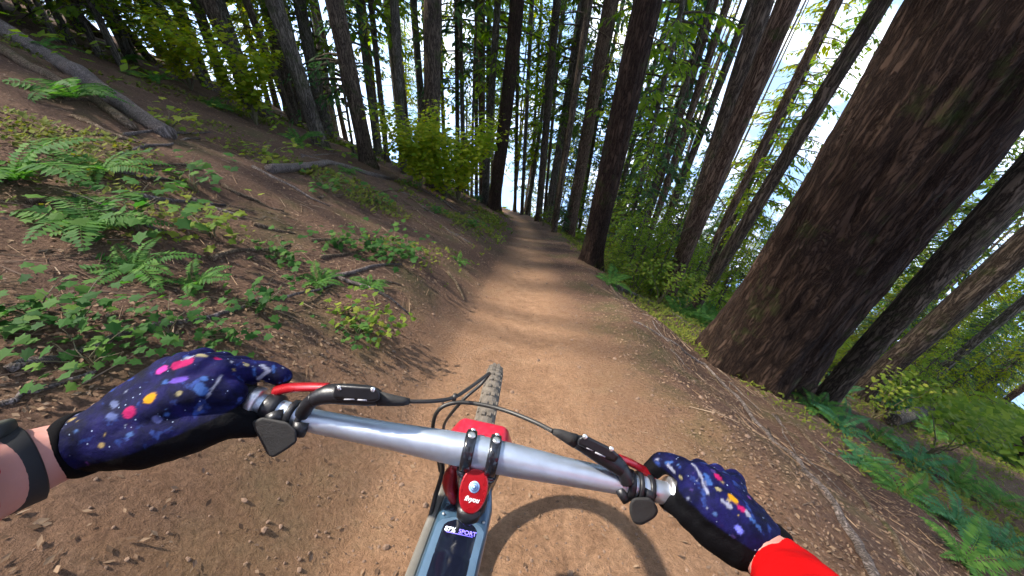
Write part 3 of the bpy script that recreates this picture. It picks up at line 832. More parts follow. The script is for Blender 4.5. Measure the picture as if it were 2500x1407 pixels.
# ------------------------------------------------------------------ litter, pebbles, ground cover: stuff
def scatter_pts(n, rmax, fn, seed):
    r = random.Random(seed); out = []
    while len(out) < n:
        # denser near the camera, inside a forward fan
        rr = .5 + rmax * r.random() ** 1.8; a = r.uniform(-1.25, 1.25)
        x, y = rr * sin(a), rr * cos(a) - .3
        d = eff(x - trail_x(y), y)
        if r.random() < fn(d, x, y): out.append((x, y, d))
    return out
def stuff_litter():
    r = random.Random(1); V = []; F = []
    def den(d, x, y):
        a = abs(d); e = noise.noise(Vector((x * .9, y * .9, 2)))
        return sstep(.45, 1.0, a + .35 * e) * (.55 + .45 * noise.noise(Vector((x * 2, y * 2, 7)))) + .012
    for x, y, d in scatter_pts(60000, 16, den, 2):
        n = ground_n(x, y); z = ground_z(x, y)
        s = r.uniform(.007, .02) * (1 + .09 * max(0, y))
        w = r.uniform(0, 2 * pi)
        dv = Vector((cos(w), sin(w), 0)); dv = (dv - dv.dot(n) * n + n * r.uniform(-.1, .5)).normalized()
        leaf_faces(V, F, Vector((x, y, z + .006)), dv, n + Vector((r.uniform(-.6, .6), r.uniform(-.6, .6), 0)), s * 1.5, s * r.uniform(.35, .9))
    tag(link('leaf_litter', mesh_from('leaf_litter', V, F, M['litter'])), 'dry brown leaf litter along both sides of the trail', 'leaf litter', kind='stuff')
    mb_v = []; mb_f = []
    def den2(d, x, y): return sstep(.75, 1.5, abs(d)) + .002
    for x, y, d in scatter_pts(5200, 14, den2, 3):
        w = r.uniform(0, pi); L = r.uniform(.03, .2); n = ground_n(x, y)
        a = Vector((cos(w), sin(w), 0)); a = (a - a.dot(n) * n).normalized(); t = a.cross(n); c = Vector((x, y, ground_z(x, y) + .008)); q = r.uniform(.0012, .0035)
        o = len(mb_v)
        a = (a + n * r.uniform(-.08, .12))
        mb_v.extend([c - a * L / 2 + t * q, c - a * L / 2 - t * q, c - a * L / 2 + n * q * 1.6, c + a * L / 2 + t * q * .5, c + a * L / 2 - t * q * .5, c + a * L / 2 + n * q])
        mb_f.extend([(o, o + 3, o + 5, o + 2), (o + 1, o + 2, o + 5, o + 4), (o, o + 1, o + 4, o + 3)])
    tag(link('twig_litter', mesh_from('twig_litter', mb_v, mb_f, M['litter'])), 'small broken twigs strewn over the forest floor', 'twigs', kind='stuff')
    V = []; F = []
    ico = bmesh.new(); bmesh.ops.create_icosphere(ico, subdivisions=1, radius=1)
    iv = [v.co.copy() for v in ico.verts]; fi = [tuple(v.index for v in f.verts) for f in ico.faces]; ico.free()
    def den3(d, x, y): return .35 * math.exp(-(d / 1.3) ** 2) + .75 * sstep(.3, .9, d) * (1 - sstep(1.2, 1.8, d))
    for x, y, d in scatter_pts(3600, 11, den3, 4):
        s = (r.uniform(.0025, .006) if r.random() < .95 else r.uniform(.007, .014)) * (1 + .12 * max(0, y))
        sc = Vector((r.uniform(.7, 1.3), r.uniform(.7, 1.3), r.uniform(.5, .9))) * s; c = Vector((x, y, ground_z(x, y) + s * .2)); o = len(V); sd = r.random() * 50
        w = r.uniform(0, 6.28); cw, sw = cos(w), sin(w)
        for v in iv:
            k = 1 + .35 * noise.noise(v * 1.5 + Vector((sd, 0, 0)))
            q = Vector((v.x * sc.x, v.y * sc.y, v.z * sc.z)) * k
            V.append(c + Vector((q.x * cw - q.y * sw, q.x * sw + q.y * cw, q.z)))
        F.extend([tuple(i + o for i in f) for f in fi])
    tag(link('dirt_clods', mesh_from('dirt_clods', V, F, simple('clod', (.16, .10, .066), .95, 0, .5, 5))), 'small dirt clods and pebbles loose on the trail', 'pebbles', kind='stuff')
    # low ground cover
    V = []; F = []
    def den4(d, x, y):
        e = noise.noise(Vector((x * .55, y * .55, 11)))
        if d > 0: return sstep(1.9, 3.0, d + .5 * e) * (.55 + e)
        return (sstep(1.0, 2.0, -d) * max(0, e * 1.6 - .1) + .10 * sstep(.8, 1.1, -d) * max(0, e)) * sstep(1.2, 2.4, y)
    for x, y, d in scatter_pts(22000, 24, den4, 6):
        z = ground_z(x, y); k = r.randint(2, 3); S = (.38 + .09 * max(0, y)) * r.uniform(.6, 1.3)
        for j in range(k):
            w = r.uniform(0, 2 * pi); out = Vector((cos(w), sin(w), r.uniform(.2, 1.2)))
            b0 = Vector((x, y, z)) + Vector((r.uniform(-.03, .03), r.uniform(-.03, .03), r.uniform(0, .06)))
            leaf_faces(V, F, b0, out, Vector((0, 0, 1)), .075 * S, .045 * S if d < 0 else .03 * S)
    tag(link('ground_cover', mesh_from('ground_cover', V, F, M['moss'])), 'low mossy yellow green ground cover on both slopes', 'ground cover', kind='stuff')
    V = []; F = []
    def den5(d, x, y): return sstep(2.0, 4, d) * (.6 + .5 * noise.noise(Vector((x * .2, y * .2, 1)))) if d > 0 else .25 * sstep(3, 6, -d) * max(0, noise.noise(Vector((x * .3, y * .3, 4))))
    r2 = random.Random(9); cnt = 0
    while cnt < 9000:
        rr = 9 + 60 * r2.random() ** 1.2; a = r2.uniform(-.9, 1.25); x, y = rr * sin(a), rr * cos(a)
        d = x - trail_x(y)
        if abs(d) < 1.2 or r2.random() > den5(d, x, y): continue
        cnt += 1; z = ground_z(x, y); h = r2.uniform(.1, 1.0)
        for j in range(4):
            w = r2.uniform(0, 2 * pi); out = Vector((cos(w), sin(w), r2.uniform(-.3, .7)))
            leaf_faces(V, F, Vector((x, y, z + h * r2.random())) + out * .1, out, Vector((r2.uniform(-.5, .5), r2.uniform(-.5, .5), 1)), (.14 + .007 * rr) * r2.uniform(.6, 1.2), (.07 + .004 * rr))
    tag(link('undergrowth', mesh_from('undergrowth', V, F, M['hemlock'])), 'bright green undergrowth between the trunks down the slope', 'undergrowth', kind='stuff')
stuff_litter()

# ------------------------------------------------------------------ mountain bike
M['silver'] = simple('brushed_aluminium', (.52, .58, .68), .42, .85, .08, 60)  # blue tint of the metal stands in for the reflected sky
M['silver_dirty'] = simple('lock_ring_silver', (.62, .60, .62), .38, .9, .3, 180)
M['black'] = simple('black_anodised', (.012, .012, .015), .38, .2, .3, 80, .15, 400)
M['black_gloss'] = simple('black_gloss', (.010, .011, .016), .22, 0, .2, 60, 0, 200, .4)
M['rubber'] = simple('rubber', (.016, .015, .015), .75, 0, .3, 120, .3, 500)
M['cable'] = simple('cable', (.022, .02, .018), .45, 0, .2, 50)
M['red'] = simple('red_anodised', (.33, .006, .012), .28, .35, .15, 60, 0, 200, .4)
M['red_fork'] = simple('red_fork_paint', (.42, .010, .03), .38, .0, .15, 60, 0, 200, .5)
M['frame_blue'] = simple('frame_blue', (.05, .105, .17), .32, .35, .12, 50, 0, 200, .4)
M['frame_grey'] = simple('frame_grey', (.18, .17, .15), .4, .2, .2, 40)
M['glass'] = simple('display_glass', (.006, .008, .018), .12, 0, .1, 30)
M['tyre'] = simple('tyre', (.115, .095, .075), .95, 0, .35, 60, .5, 250)
M['bolt'] = simple('bolt', (.75, .76, .74), .3, .9, .1, 100)
M['dark_bolt'] = simple('dark_print', (.015, .022, .04), .5, 0, .1, 100)
M['white_print'] = simple('white_print', (.75, .75, .8), .5, 0, .05, 100)
M['grey_print'] = simple('grey_print', (.32, .32, .36), .5, 0, .1, 100)
M['emblem'] = simple('emblem_blue', (.35, .55, .85), .35, .2, .1, 300)
M['emblem_dark'] = simple('emblem_dark', (.10, .18, .42), .35, .2, .1, 300)
M['yellow_zip'] = simple('yellow_zip', (.4, .3, .02), .5)
def glow(name, col, st):
    m, nt, b = new_mat(name); b.inputs['Base Color'].default_value = (*col, 1)
    b.inputs['Emission Color'].default_value = (*col, 1); b.inputs['Emission Strength'].default_value = st
    return m
M['lcd_white'] = glow('display_white_digits', (.8, .85, 1.0), .35)
M['lcd_blue'] = glow('display_blue_letters', (.20, .16, .9), .4)

DB = .40
B_LEFT, B_RIGHT = P(640, 988, DB), P(1636, 1207, DB)
bR = (B_RIGHT - B_LEFT).normalized()
_a = math.atan(SLOPE)
bS = Vector((0, cos(_a), -sin(_a))); bS = (bS - bS.dot(bR) * bR).normalized()
bN = bR.cross(bS)
B0 = P(1172, 1106, DB)
def bk(u, w, r=0):                              # bike frame: forward and up from the eye point, in the bike's middle plane
    return B0 + bS * (u - B0.dot(bS)) + bN * (w - B0.dot(bN)) + bR * r
AXLE = bk(.93, -.86)
R_W = .37                                   # tyre 2.2 inch
foot = AXLE - bN * R_W
foot.z = ground_z(foot.x, foot.y)
bike = empty('mountain_bike', foot, 'mountain bike with silver handlebar red brake levers and blue grey frame', 'bicycle')
def part(name, me, parent=None, mat=None):
    o = bpy.data.objects.new(name, me); COL.objects.link(o)
    if mat is not None and len(me.materials) == 0: me.materials.append(mat)
    if parent is None:
        o.parent = bike; o.matrix_parent_inverse = Matrix.Translation(-foot)
    else: o.parent = parent
    return o
def tube_part(name, pts, radii, mat, sides=16, parent=None, flat=1.0, ref=None):
    mb = MB(); mb.tube(pts, radii, sides, True, 0, flat, ref); return part(name, mb.mesh(name, (M[mat],)), parent)
def spline(pts, per=8):
    pts = [Vector(p) for p in pts]; out = []
    for i in range(len(pts) - 1):
        p0 = pts[max(0, i - 1)]; p1 = pts[i]; p2 = pts[i + 1]; p3 = pts[min(len(pts) - 1, i + 2)]
        for k in range(per):
            t = k / per
            out.append(.5 * ((2 * p1) + (p2 - p0) * t + (2 * p0 - 5 * p1 + 4 * p2 - p3) * t * t + (3 * p1 - p0 - 3 * p2 + p3) * t ** 3))
    out.append(pts[-1]); return out
def prism(poly, axis, depth, bev=.003, mat=None, name='part', seg=2):
    """closed outline (3D points) given thickness along axis, edges rounded"""
    bm = bmesh.new()
    a = [bm.verts.new(p - axis * depth / 2) for p in poly]; b = [bm.verts.new(p + axis * depth / 2) for p in poly]
    n = len(poly)
    bm.faces.new(a); bm.faces.new(list(reversed(b)))
    for i in range(n): bm.faces.new((a[i], b[i], b[(i + 1) % n], a[(i + 1) % n]))
    bmesh.ops.recalc_face_normals(bm, faces=bm.faces)
    if bev: bmesh.ops.bevel(bm, geom=bm.edges[:], offset=bev, segments=seg, affect='EDGES', profile=.5, clamp_overlap=True)
    me = bpy.data.meshes.new(name); bm.to_mesh(me); bm.free()
    me.polygons.foreach_set('use_smooth', [len(p.vertices) < 5 for p in me.polygons])
    if mat: me.materials.append(M[mat])
    return me
def disc_ring(center, axis, r_out, width, mat, name, parent=None, r_in=None, sides=28):
    """band round a bar: rounded collar"""
    pts = [center + axis * width * q for q in (-.5, -.42, -.2, .2, .42, .5)]
    ri = r_in or r_out * .8
    return tube_part(name, pts, [ri, r_out * .97, r_out, r_out, r_out * .97, ri], mat, sides, parent)
def text_mesh(body, size, origin, xdir, ydir, mat, name, shear=0, bold=0.0):
    cu = bpy.data.curves.new(name, 'FONT'); cu.body = body; cu.size = size; cu.align_x = 'CENTER'; cu.align_y = 'CENTER'; cu.shear = shear; cu.offset = bold; cu.extrude = size * .02
    ob = bpy.data.objects.new(name + '_src', cu); COL.objects.link(ob)
    dg = bpy.context.evaluated_depsgraph_get()
    me = bpy.data.meshes.new_from_object(ob.evaluated_get(dg))
    bpy.data.objects.remove(ob)
    x = xdir.normalized(); z = x.cross(ydir).normalized(); y = z.cross(x)
    mt = Matrix(((x.x, y.x, z.x, origin.x), (x.y, y.y, z.y, origin.y), (x.z, y.z, z.z, origin.z), (0, 0, 0, 1)))
    me.transform(mt); me.materials.clear(); me.materials.append(M[mat]); me.name = name
    return me

# handlebar
BAR_PX = [(395, 930), (480, 949), (610, 980), (700, 1008), (760, 1026), (850, 1044), (960, 1065), (1080, 1088), (1172, 1106), (1265, 1126), (1380, 1150), (1480, 1170), (1550, 1186), (1640, 1208), (1740, 1236), (1835, 1264)]
BAR = [P(x, y, DB + (.008 if x < 400 or x > 1800 else 0) + (.004 if x in (480, 1740) else 0)) for x, y in BAR_PX]
BAR_R = [.0115, .0115, .0115, .0118, .0120, .0126, .0138, .0165, .0176, .0165, .0140, .0128, .0119, .0115, .0115, .0115]
bs = spline(BAR, 6); br_ = []
for i in range(len(BAR) - 1):
    for k in range(6): br_.append(BAR_R[i] + (BAR_R[i + 1] - BAR_R[i]) * k / 6)
br_.append(BAR_R[-1])
tube_part('handlebar', bs, br_, 'silver', 28)
def bar_at(px):
    for i in range(len(BAR_PX) - 1):
        if BAR_PX[i][0] <= px <= BAR_PX[i + 1][0]:
            t = (px - BAR_PX[i][0]) / (BAR_PX[i + 1][0] - BAR_PX[i][0])
            return BAR[i].lerp(BAR[i + 1], t), (BAR[i + 1] - BAR[i]).normalized(), BAR_R[i] + (BAR_R[i + 1] - BAR_R[i]) * t
    return BAR[-1], (BAR[-1] - BAR[-2]).normalized(), .0115
# grips with ribs, lock rings, collars
for xa, xb in ((400, 622), (1648, 1830)):
    pts = []; rr = []
    for k in range(49):
        c, ax, r = bar_at(xa + (xb - xa) * k / 48)
        pts.append(c); rr.append(.0160 + (.0009 if k % 2 else 0))
    tube_part('grip', pts, rr, 'rubber', 20)
for px, w, ro, mat, nm in ((626, .010, .0178, 'silver_dirty', 'lock_ring'), (667, .016, .0160, 'black', 'shifter_clamp'), (716, .007, .0158, 'black', 'lever_clamp'), (742, .006, .0158, 'black', 'lever_clamp'),
                           (1534, .008, .0160, 'black', 'lever_clamp'), (1556, .005, .0158, 'black', 'lever_clamp'), (1583, .006, .0148, 'black', 'shifter_clamp'), (1636, .010, .0180, 'silver_dirty', 'lock_ring')):
    c, ax, r = bar_at(px); disc_ring(c, ax, ro, w, mat, nm, None, r * .99)
# stem: two clamp arms round the bar, body, cap
cb = []
for px in (1144, 1203):
    c, ax, r = bar_at(px)
    ring = disc_ring(c, ax, .0222, .0125, 'black_gloss', 'stem_clamp', None, .018)
    cb.append((c, ax, ring))
    up = (bN * .75 + bS * .65).normalized()
    for ang, rad in ((.62, .0042), (1.2, .0026)):
        o = c + (bN * cos(ang - .75) + bS * sin(ang - .75)).normalized() * .0218
        d = (o - c).normalized()
        tube_part('bolt', [o - d * .003, o + d * .0012, o + d * .0018], [rad, rad, rad * .7], 'bolt', 12, ring)
capC = P(1156, 1197, .382)
stem_base = P(1157, 1200, .405) - bN * .014
# stem arms converge on the steerer
for c, ax, ring in cb:
    mid = c.lerp(stem_base, .55) + (c - stem_base).dot(bR) * bR * .22
    tube_part('stem_arm', spline([c - bN * .014 - bS * .012, mid - bN * .010, stem_base - bN * .006], 6), [.0085] * 13, 'black_gloss', 14)
tube_part('stem_body', [stem_base - bN * .045 + bS * .030, stem_base - bN * .02 + bS * .022, stem_base - bN * .001 + bS * .016, stem_base + bN * .002 + bS * .014], [.0185, .0185, .0180, .015], 'black', 28)
# cap plate: rounded lozenge facing the rider
capN = (bN * .62 - bS * .78).normalized(); capY = (bS - bS.dot(capN) * capN).normalized(); capX = bR
poly = []
for k in range(28):
    w = 2 * pi * k / 28
    poly.append(capC + capX * .0146 * abs(cos(w)) ** .8 * (1 if cos(w) > 0 else -1) * (1 - .12 * (sin(w) < 0) * abs(sin(w))) + capY * .0208 * abs(sin(w)) ** .85 * (1 if sin(w) > 0 else -1))
cap = part('stem_cap', prism(poly, capN, .010, .0025, 'red', 'stem_cap', 3))
capT = capC + capN * .0053
mb = MB(); ec = capT + capY * .0035
mb.tube([ec, ec + capN * .0006], [.0056, .0054], 24)
em = part('emblem', mb.mesh('emblem', (M['emblem'],)), cap)
for rad, mt in ((.0040, 'emblem_dark'), (.0033, 'emblem'), (.0021, 'emblem_dark'), (.0013, 'emblem')):
    mb = MB(); h = .0006 + (.0042 - rad) * .12
    mb.tube([ec, ec + capN * (h + .0002)], [rad, rad], 20)
    part('emblem_ring', mb.mesh('emblem_ring', (M[mt],)), cap)
part('cap_lettering', text_mesh('flvyou', .0062, capT - capY * .0078 + capN * .0003, capX, capY, 'white_print', 'cap_lettering', .35, .0002), cap)
# red spacer cheek on the left and black block in front of the cap
tube_part('spacer', spline([P(1112, 1140, .425), P(1098, 1175, .43), P(1112, 1225, .435)], 6), [.005 + .004 * sin(pi * k / 12) for k in range(13)], 'red', 12)
tube_part('cap_tail', [capC - capY * .016 - capN * .004, capC - capY * .026 - capN * .008, capC - capY * .030 - capN * .012], [.0128, .0115, .006], 'black', 20, None, .7, capN)
# head tube and frame
hd_top = stem_base - bN * .045 + bS * .012; crown_c = bk(.60, -.435)
tube_part('head_tube', [hd_top, hd_top.lerp(crown_c, .5) - bN * .02, crown_c - bN * .02], [.024, .026, .028], 'frame_blue', 24)
def box_tube(name, stations, mat, parent=None, rnd=.35):
    """stations: centre, half width vector, half height vector; rounded box section"""
    V = []; F = []; K = 32
    for c, hx, hy in stations:
        for k in range(K):
            w = 2 * pi * k / K + pi / 4
            cx, sy = cos(w), sin(w); e = .42
            V.append(c + hx * (abs(cx) ** e * (1 if cx > 0 else -1)) + hy * (abs(sy) ** e * (1 if sy > 0 else -1)))
    for i in range(len(stations) - 1):
        for k in range(K):
            F.append((i * K + k, i * K + (k + 1) % K, (i + 1) * K + (k + 1) % K, (i + 1) * K + k))
    mb = MB(); mb.add(V, F)
    mb.f.append(tuple(range(K))); mb.f.append(tuple((len(stations) - 1) * K + k for k in range(K))); mb.m += [0, 0]
    me = mb.mesh(name, (M[mat],))
    return part(name, me, parent)
tt_pts = [P(1150, 1195, .475), P(1138, 1250, .455), P(1118, 1320, .425), P(1092, 1410, .385), P(1060, 1530, .33), P(1010, 1720, .26)]
tt_w = [.026, .031, .0315, .031, .030, .028]
st = []
for i, c in enumerate(tt_pts):
    t = (tt_pts[min(i + 1, len(tt_pts) - 1)] - tt_pts[max(0, i - 1)]).normalized()
    y = t.cross(bR).normalized()
    if y.dot(bN) < 0: y = -y
    st.append((c, bR * tt_w[i], y * .026))
top_tube = box_tube('top_tube', st, 'frame_blue')
ttN = st[2][2].normalized(); ttT = (tt_pts[1] - tt_pts[3]).normalized()
# display set into the tube
def on_tt(t, side, h=.0262):                      # t: 0..1 between station 1 and 4
    x = t * 3; i = min(2, int(x)); f = x - i
    c = tt_pts[1 + i].lerp(tt_pts[2 + i], f); w = tt_w[1 + i] + (tt_w[2 + i] - tt_w[1 + i]) * f; n = st[1 + i][2].lerp(st[2 + i][2], f).normalized()
    return c + bR * w * side + n * h
def strip_on_tube(name, t0, t1, hw, h, mat, parent, rnd=True, n=14):
    mb = MB(); V = []
    for k in range(n + 1):
        t = t0 + (t1 - t0) * k / n
        w = hw * (min(1, sqrt(max(.0, 1 - (1 - min(1, (k + .35) / 3)) ** 2))) if rnd else 1)
        for sd in (-1, -.8, 0, .8, 1): V.append(on_tt(t, sd * w, h - (.0012 if abs(sd) == 1 else 0)))
    F = [(k * 5 + j, k * 5 + j + 1, (k + 1) * 5 + j + 1, (k + 1) * 5 + j) for k in range(n) for j in range(4)]
    mb.add(V, F); return part(name, mb.mesh(name, (M[mat],)), parent)
strip_on_tube('display_bezel', .255, .93, .86, .0270, 'frame_grey', top_tube).data.materials[0] = simple('bezel_blue', (.10, .17, .26), .3, .2)
strip_on_tube('display', .285, .90, .66, .0278, 'glass', top_tube)
tw = .0075
part('display_charge', text_mesh('87%', .0072, on_tt(.42, -.34, .0284), bR, ttT, 'lcd_white', 'display_charge', .1, .0001), top_tube)
part('display_mode', text_mesh('SPORT', .0066, on_tt(.42, .29, .0284), bR, ttT, 'lcd_blue', 'display_mode', 0, .0001), top_tube)
mb = MB(); mb.tube([on_tt(.452, -.45, .0283), on_tt(.452, .5, .0283)], .00035, 6); part('display_line', mb.mesh('display_line', (M['lcd_blue'],)), top_tube)
for k, (t, body) in enumerate(((.115, 'CARBON'), (.155, 'FACTORY'))):
    part('frame_lettering', text_mesh(body, .0062, on_tt(t, -.42, .0266), bR, ttT, 'dark_bolt', 'frame_lettering', .2, .0002), top_tube)
for sd in (-.75, .75):
    c = on_tt(.235, sd, .0262); mb = MB(); mb.tube([c, c + ttN * .001], [.0016, .0012], 10); part('bolt', mb.mesh('bolt', (M['bolt'],)), top_tube)
# grey side panel of the frame on the left
st2 = []
for i, c in enumerate(tt_pts[:5]):
    st2.append((c - bR * (tt_w[i] + .006) - st[i][2] * .55, bR * .006, st[i][2] * .75))
box_tube('frame_side_cover', st2, 'frame_grey')
bb = bk(.22, -1.0)
tube_part('down_tube', [crown_c - bN * .04, (crown_c - bN * .04).lerp(bb, .5), bb], [.034, .04, .04], 'frame_blue', 20)
seat_c = bk(-.28, -.55)
tube_part('seat_tube', [bb, seat_c, bk(-.34, -.42)], [.022, .02, .016], 'frame_blue', 16)
tube_part('rear_top_tube', [tt_pts[-1], seat_c], [.026, .02], 'frame_blue', 16)
# fork
crown = []
for q in (-1, -.62, .62, 1): pass
cz = bS * .020
cpoly = [crown_c + bR * x + bN * z for x, z in ((-.062, -.022), (-.047, .006), (-.038, .012), (.038, .012), (.047, .006), (.062, -.022), (.05, -.03), (-.05, -.03))]
part('fork_crown', prism(cpoly, bS, .050, .005, 'red_fork', 'fork_crown', 3))
cu_poly = [crown_c - bS * .028 + bR * x + bN * z for x, z in ((-.052, -.024), (-.042, .001), (.042, .001), (.052, -.024))]
part('crown_underside', prism(cu_poly, bS, .010, .003, 'black', 'crown_underside'))
for sd in (-1, 1):
    tube_part('fork_leg', [crown_c + bR * sd * .040 - bN * .012, (crown_c + bR * sd * .045).lerp(AXLE + bR * sd * .052, .5), AXLE + bR * sd * .052], [.015, .016, .015], 'black', 18)
# front and rear wheels
def wheel(name, ax, spokes=28):
    V = []; F = []; K = 96; prof = [(R_W - .052, .013), (R_W - .04, .022), (R_W - .018, .025), (R_W - .004, .017), (R_W, .006), (R_W, -.006), (R_W - .004, -.017), (R_W - .018, -.025), (R_W - .04, -.022), (R_W - .052, -.013)]
    n = len(prof)
    for k in range(K):
        w = 2 * pi * k / K; d = bS * cos(w) + bN * sin(w)
        for j, (r, t) in enumerate(prof): V.append(ax + d * r + bR * t)
    for k in range(K):
        for j in range(n):
            F.append((k * n + j, k * n + (j + 1) % n, ((k + 1) % K) * n + (j + 1) % n, ((k + 1) % K) * n + j))
    # knobs
    for k in range(72):
        w = 2 * pi * k / 72
        for j, t in enumerate((-.018, -.007, .007, .018)):
            w2 = w + (.03 if j in (1, 2) else 0)
            d = bS * cos(w2) + bN * sin(w2); tg = -bS * sin(w2) + bN * cos(w2)
            r0 = R_W - (.010 if abs(t) > .015 else .001); c = ax + d * r0 + bR * t; o = len(V)
            for a_, b_, c_ in ((-1, -1, 0), (1, -1, 0), (1, 1, 0), (-1, 1, 0), (-.8, -.8, 1), (.8, -.8, 1), (.8, .8, 1), (-.8, .8, 1)):
                V.append(c + tg * a_ * .0065 + bR * b_ * .0048 + d * c_ * .0045)
            F.extend([(o + 4, o + 5, o + 6, o + 7), (o, o + 1, o + 5, o + 4), (o + 1, o + 2, o + 6, o + 5), (o + 2, o + 3, o + 7, o + 6), (o + 3, o, o + 4, o + 7)])
    mb = MB(); mb.add(V, F)
    root = part(name, mb.mesh('tyre', (M['tyre'],), False))
    V = []; F = []; prof = [(R_W - .052, .015), (R_W - .07, .012), (R_W - .07, -.012), (R_W - .052, -.015)]
    for k in range(72):
        w = 2 * pi * k / 72; d = bS * cos(w) + bN * sin(w)
        for r, t in prof: V.append(ax + d * r + bR * t)
    for k in range(72):
        for j in range(4): F.append((k * 4 + j, k * 4 + (j + 1) % 4, ((k + 1) % 72) * 4 + (j + 1) % 4, ((k + 1) % 72) * 4 + j))
    mb = MB(); mb.add(V, F); part('rim', mb.mesh('rim', (M['black'],)), root)
    mb = MB(); mb.tube([ax - bR * .05, ax - bR * .03, ax + bR * .03, ax + bR * .05], [.02, .028, .028, .02], 18); part('hub', mb.mesh('hub', (M['black'],)), root)
    for k in range(spokes):
        w = 2 * pi * k / spokes; d = bS * cos(w) + bN * sin(w); w2 = w + (.35 if k % 4 < 2 else -.35); d2 = bS * cos(w2) + bN * sin(w2)
        mb = MB(); mb.tube([ax + d2 * .027 + bR * (.028 if k % 2 else -.028), ax + d * (R_W - .068)], .001, 5); part('spoke', mb.mesh('spoke', (M['black'],)), root)
    return root
wheel('front_wheel', AXLE)
rear = bk(-.27, -.88)
wheel('rear_wheel', rear)
for sd in (-1, 1):
    tube_part('chain_stay', [bb + bR * sd * .03, rear + bR * sd * .06], [.012, .009], 'frame_blue', 10)
    tube_part('seat_stay', [seat_c + bR * sd * .02, rear + bR * sd * .06], [.01, .008], 'frame_blue', 10)
    tube_part('crank', [bb + bR * sd * .05, bb + bR * sd * .085 + bS * sd * .17], [.012, .01], 'black', 10)
    pc = bb + bR * sd * .14 + bS * sd * .17
    part('pedal', prism([pc + bR * x + bS * y for x, y in ((-.05, -.05), (.05, -.05), (.05, .05), (-.05, .05))], bN, .016, .003, 'black', 'pedal'))
sd_c = bk(-.36, -.40)
part('saddle', prism([sd_c + bS * x + bR * y for x, y in ((.16, -.018), (.16, .018), (.0, .03), (-.10, .07), (-.13, .05), (-.13, -.05), (-.10, -.07), (.0, -.03))], bN, .035, .012, 'black', 'saddle', 3))

# brake levers
def lever(body_px, body_r, dep, blade_px, blade_r, screws, ferrule_px, clamp_px, prints):
    pts = [P(x, y, dep) for x, y in body_px]
    root = tube_part('brake_lever', spline(pts, 6), [body_r[0] + (body_r[-1] - body_r[0]) * 0 + v for v in np.interp(np.linspace(0, len(body_r) - 1, 6 * (len(pts) - 1) + 1), range(len(body_r)), body_r) - body_r[0]], 'black', 16, None, .85)
    bp = [P(x, y, d) for x, y, d in blade_px]
    tube_part('lever_blade', spline(bp, 6), list(np.interp(np.linspace(0, len(blade_r) - 1, 6 * (len(bp) - 1) + 1), range(len(blade_r)), blade_r)), 'red', 14, root, .6)
    for x, y in screws:
        c = P(x, y, dep - .012); d = (CAM - c).normalized()
        mb = MB(); mb.tube([c - d * .004, c + d * .001, c + d * .0016], [.0026, .0026, .0018], 12); part('screw', mb.mesh('screw', (M['bolt'],)), root)
    fp = [P(x, y, d) for x, y, d in ferrule_px]
    tube_part('hose_boot', fp, list(np.linspace(.0075, .0032, len(fp))), 'rubber', 12, root)
    c = [P(x, y, d) for x, y, d in clamp_px]
    tube_part('clamp_foot', spline(c, 5), [.0075] * (5 * (len(c) - 1) + 1), 'black', 10, root)
    for (x0, y0), (x1, y1), w in prints:
        a, b2 = P(x0, y0, dep - .0126), P(x1, y1, dep - .0126)
        mb = MB(); mb.tube([a, b2], w, 6); part('printed_mark', mb.mesh('printed_mark', (M['grey_print'],)), root)
    return root
lever([(765, 975), (800, 962), (850, 962), (900, 966), (925, 972)], [.008, .0105, .0112, .0108, .008], .385,
      [(672, 955, .405), (700, 948, .402), (740, 945, .395), (800, 945, .388)], [.0075, .0062, .0055, .005],
      [(830, 947), (911, 951)], [(925, 973, .385), (955, 977, .386), (985, 980, .388), (1000, 980, .389)], [(770, 972, .385), (750, 990, .388), (738, 1012, .392)],
      [((840, 975), (866, 975), .0007), ((874, 976), (896, 977), .0010)])
lever([(1405, 1078), (1432, 1088), (1465, 1108), (1500, 1130), (1520, 1148)], [.007, .0098, .0105, .0105, .008], .39,
      [(1512, 1118, .395), (1545, 1132, .402), (1575, 1150, .408), (1598, 1163, .410)], [.0045, .0048, .0055, .006],
      [(1428, 1066), (1492, 1096)], [(1405, 1077, .39), (1385, 1068, .39), (1365, 1058, .39), (1350, 1053, .39)], [(1515, 1140, .39), (1526, 1160, .388), (1532, 1178, .388)],
      [((1432, 1093), (1448, 1100), .0007), ((1453, 1104), (1477, 1115), .0011)])
# reservoirs: raised blocks on the lever bodies
for px_poly, dep in (([(818, 938), (912, 944), (926, 952), (928, 976), (905, 982), (812, 972)], .378), ([(1412, 1068), (1428, 1062), (1490, 1092), (1512, 1112), (1500, 1130), (1408, 1084)], .383)):
    ax = ray(px_poly[0][0], px_poly[0][1]).normalized()
    part('brake_reservoir', prism([P(x, y, dep) for x, y in px_poly], ax, .014, .003, 'black', 'brake_reservoir', 3))
# thumb paddles under the bar
for px_poly, dep, th, nm in (([(612, 1030), (640, 1018), (700, 1030), (722, 1050), (724, 1078), (700, 1096), (668, 1116), (654, 1112), (634, 1074)], .384, .022, 'dropper_paddle'),
                             ([(1537, 1226), (1548, 1214), (1585, 1214), (1598, 1226), (1608, 1247), (1598, 1264), (1565, 1283), (1545, 1276), (1536, 1250)], .389, .018, 'shifter_paddle')):
    ax = ray(px_poly[0][0], px_poly[0][1]).normalized()
    part(nm, prism([P(x, y, dep) for x, y in px_poly], ax, th, .005, 'rubber', nm, 3))
tube_part('paddle_arm', [P(672, 1012, .392), P(678, 1035, .388)], [.012, .009], 'black', 12)
tube_part('paddle_arm', [P(1584, 1196, .395), P(1575, 1218, .392)], [.010, .008], 'black', 12)
tube_part('clamp_bolt', [P(738, 1030, .39), P(728, 1066, .386)], [.009, .006], 'black', 10)
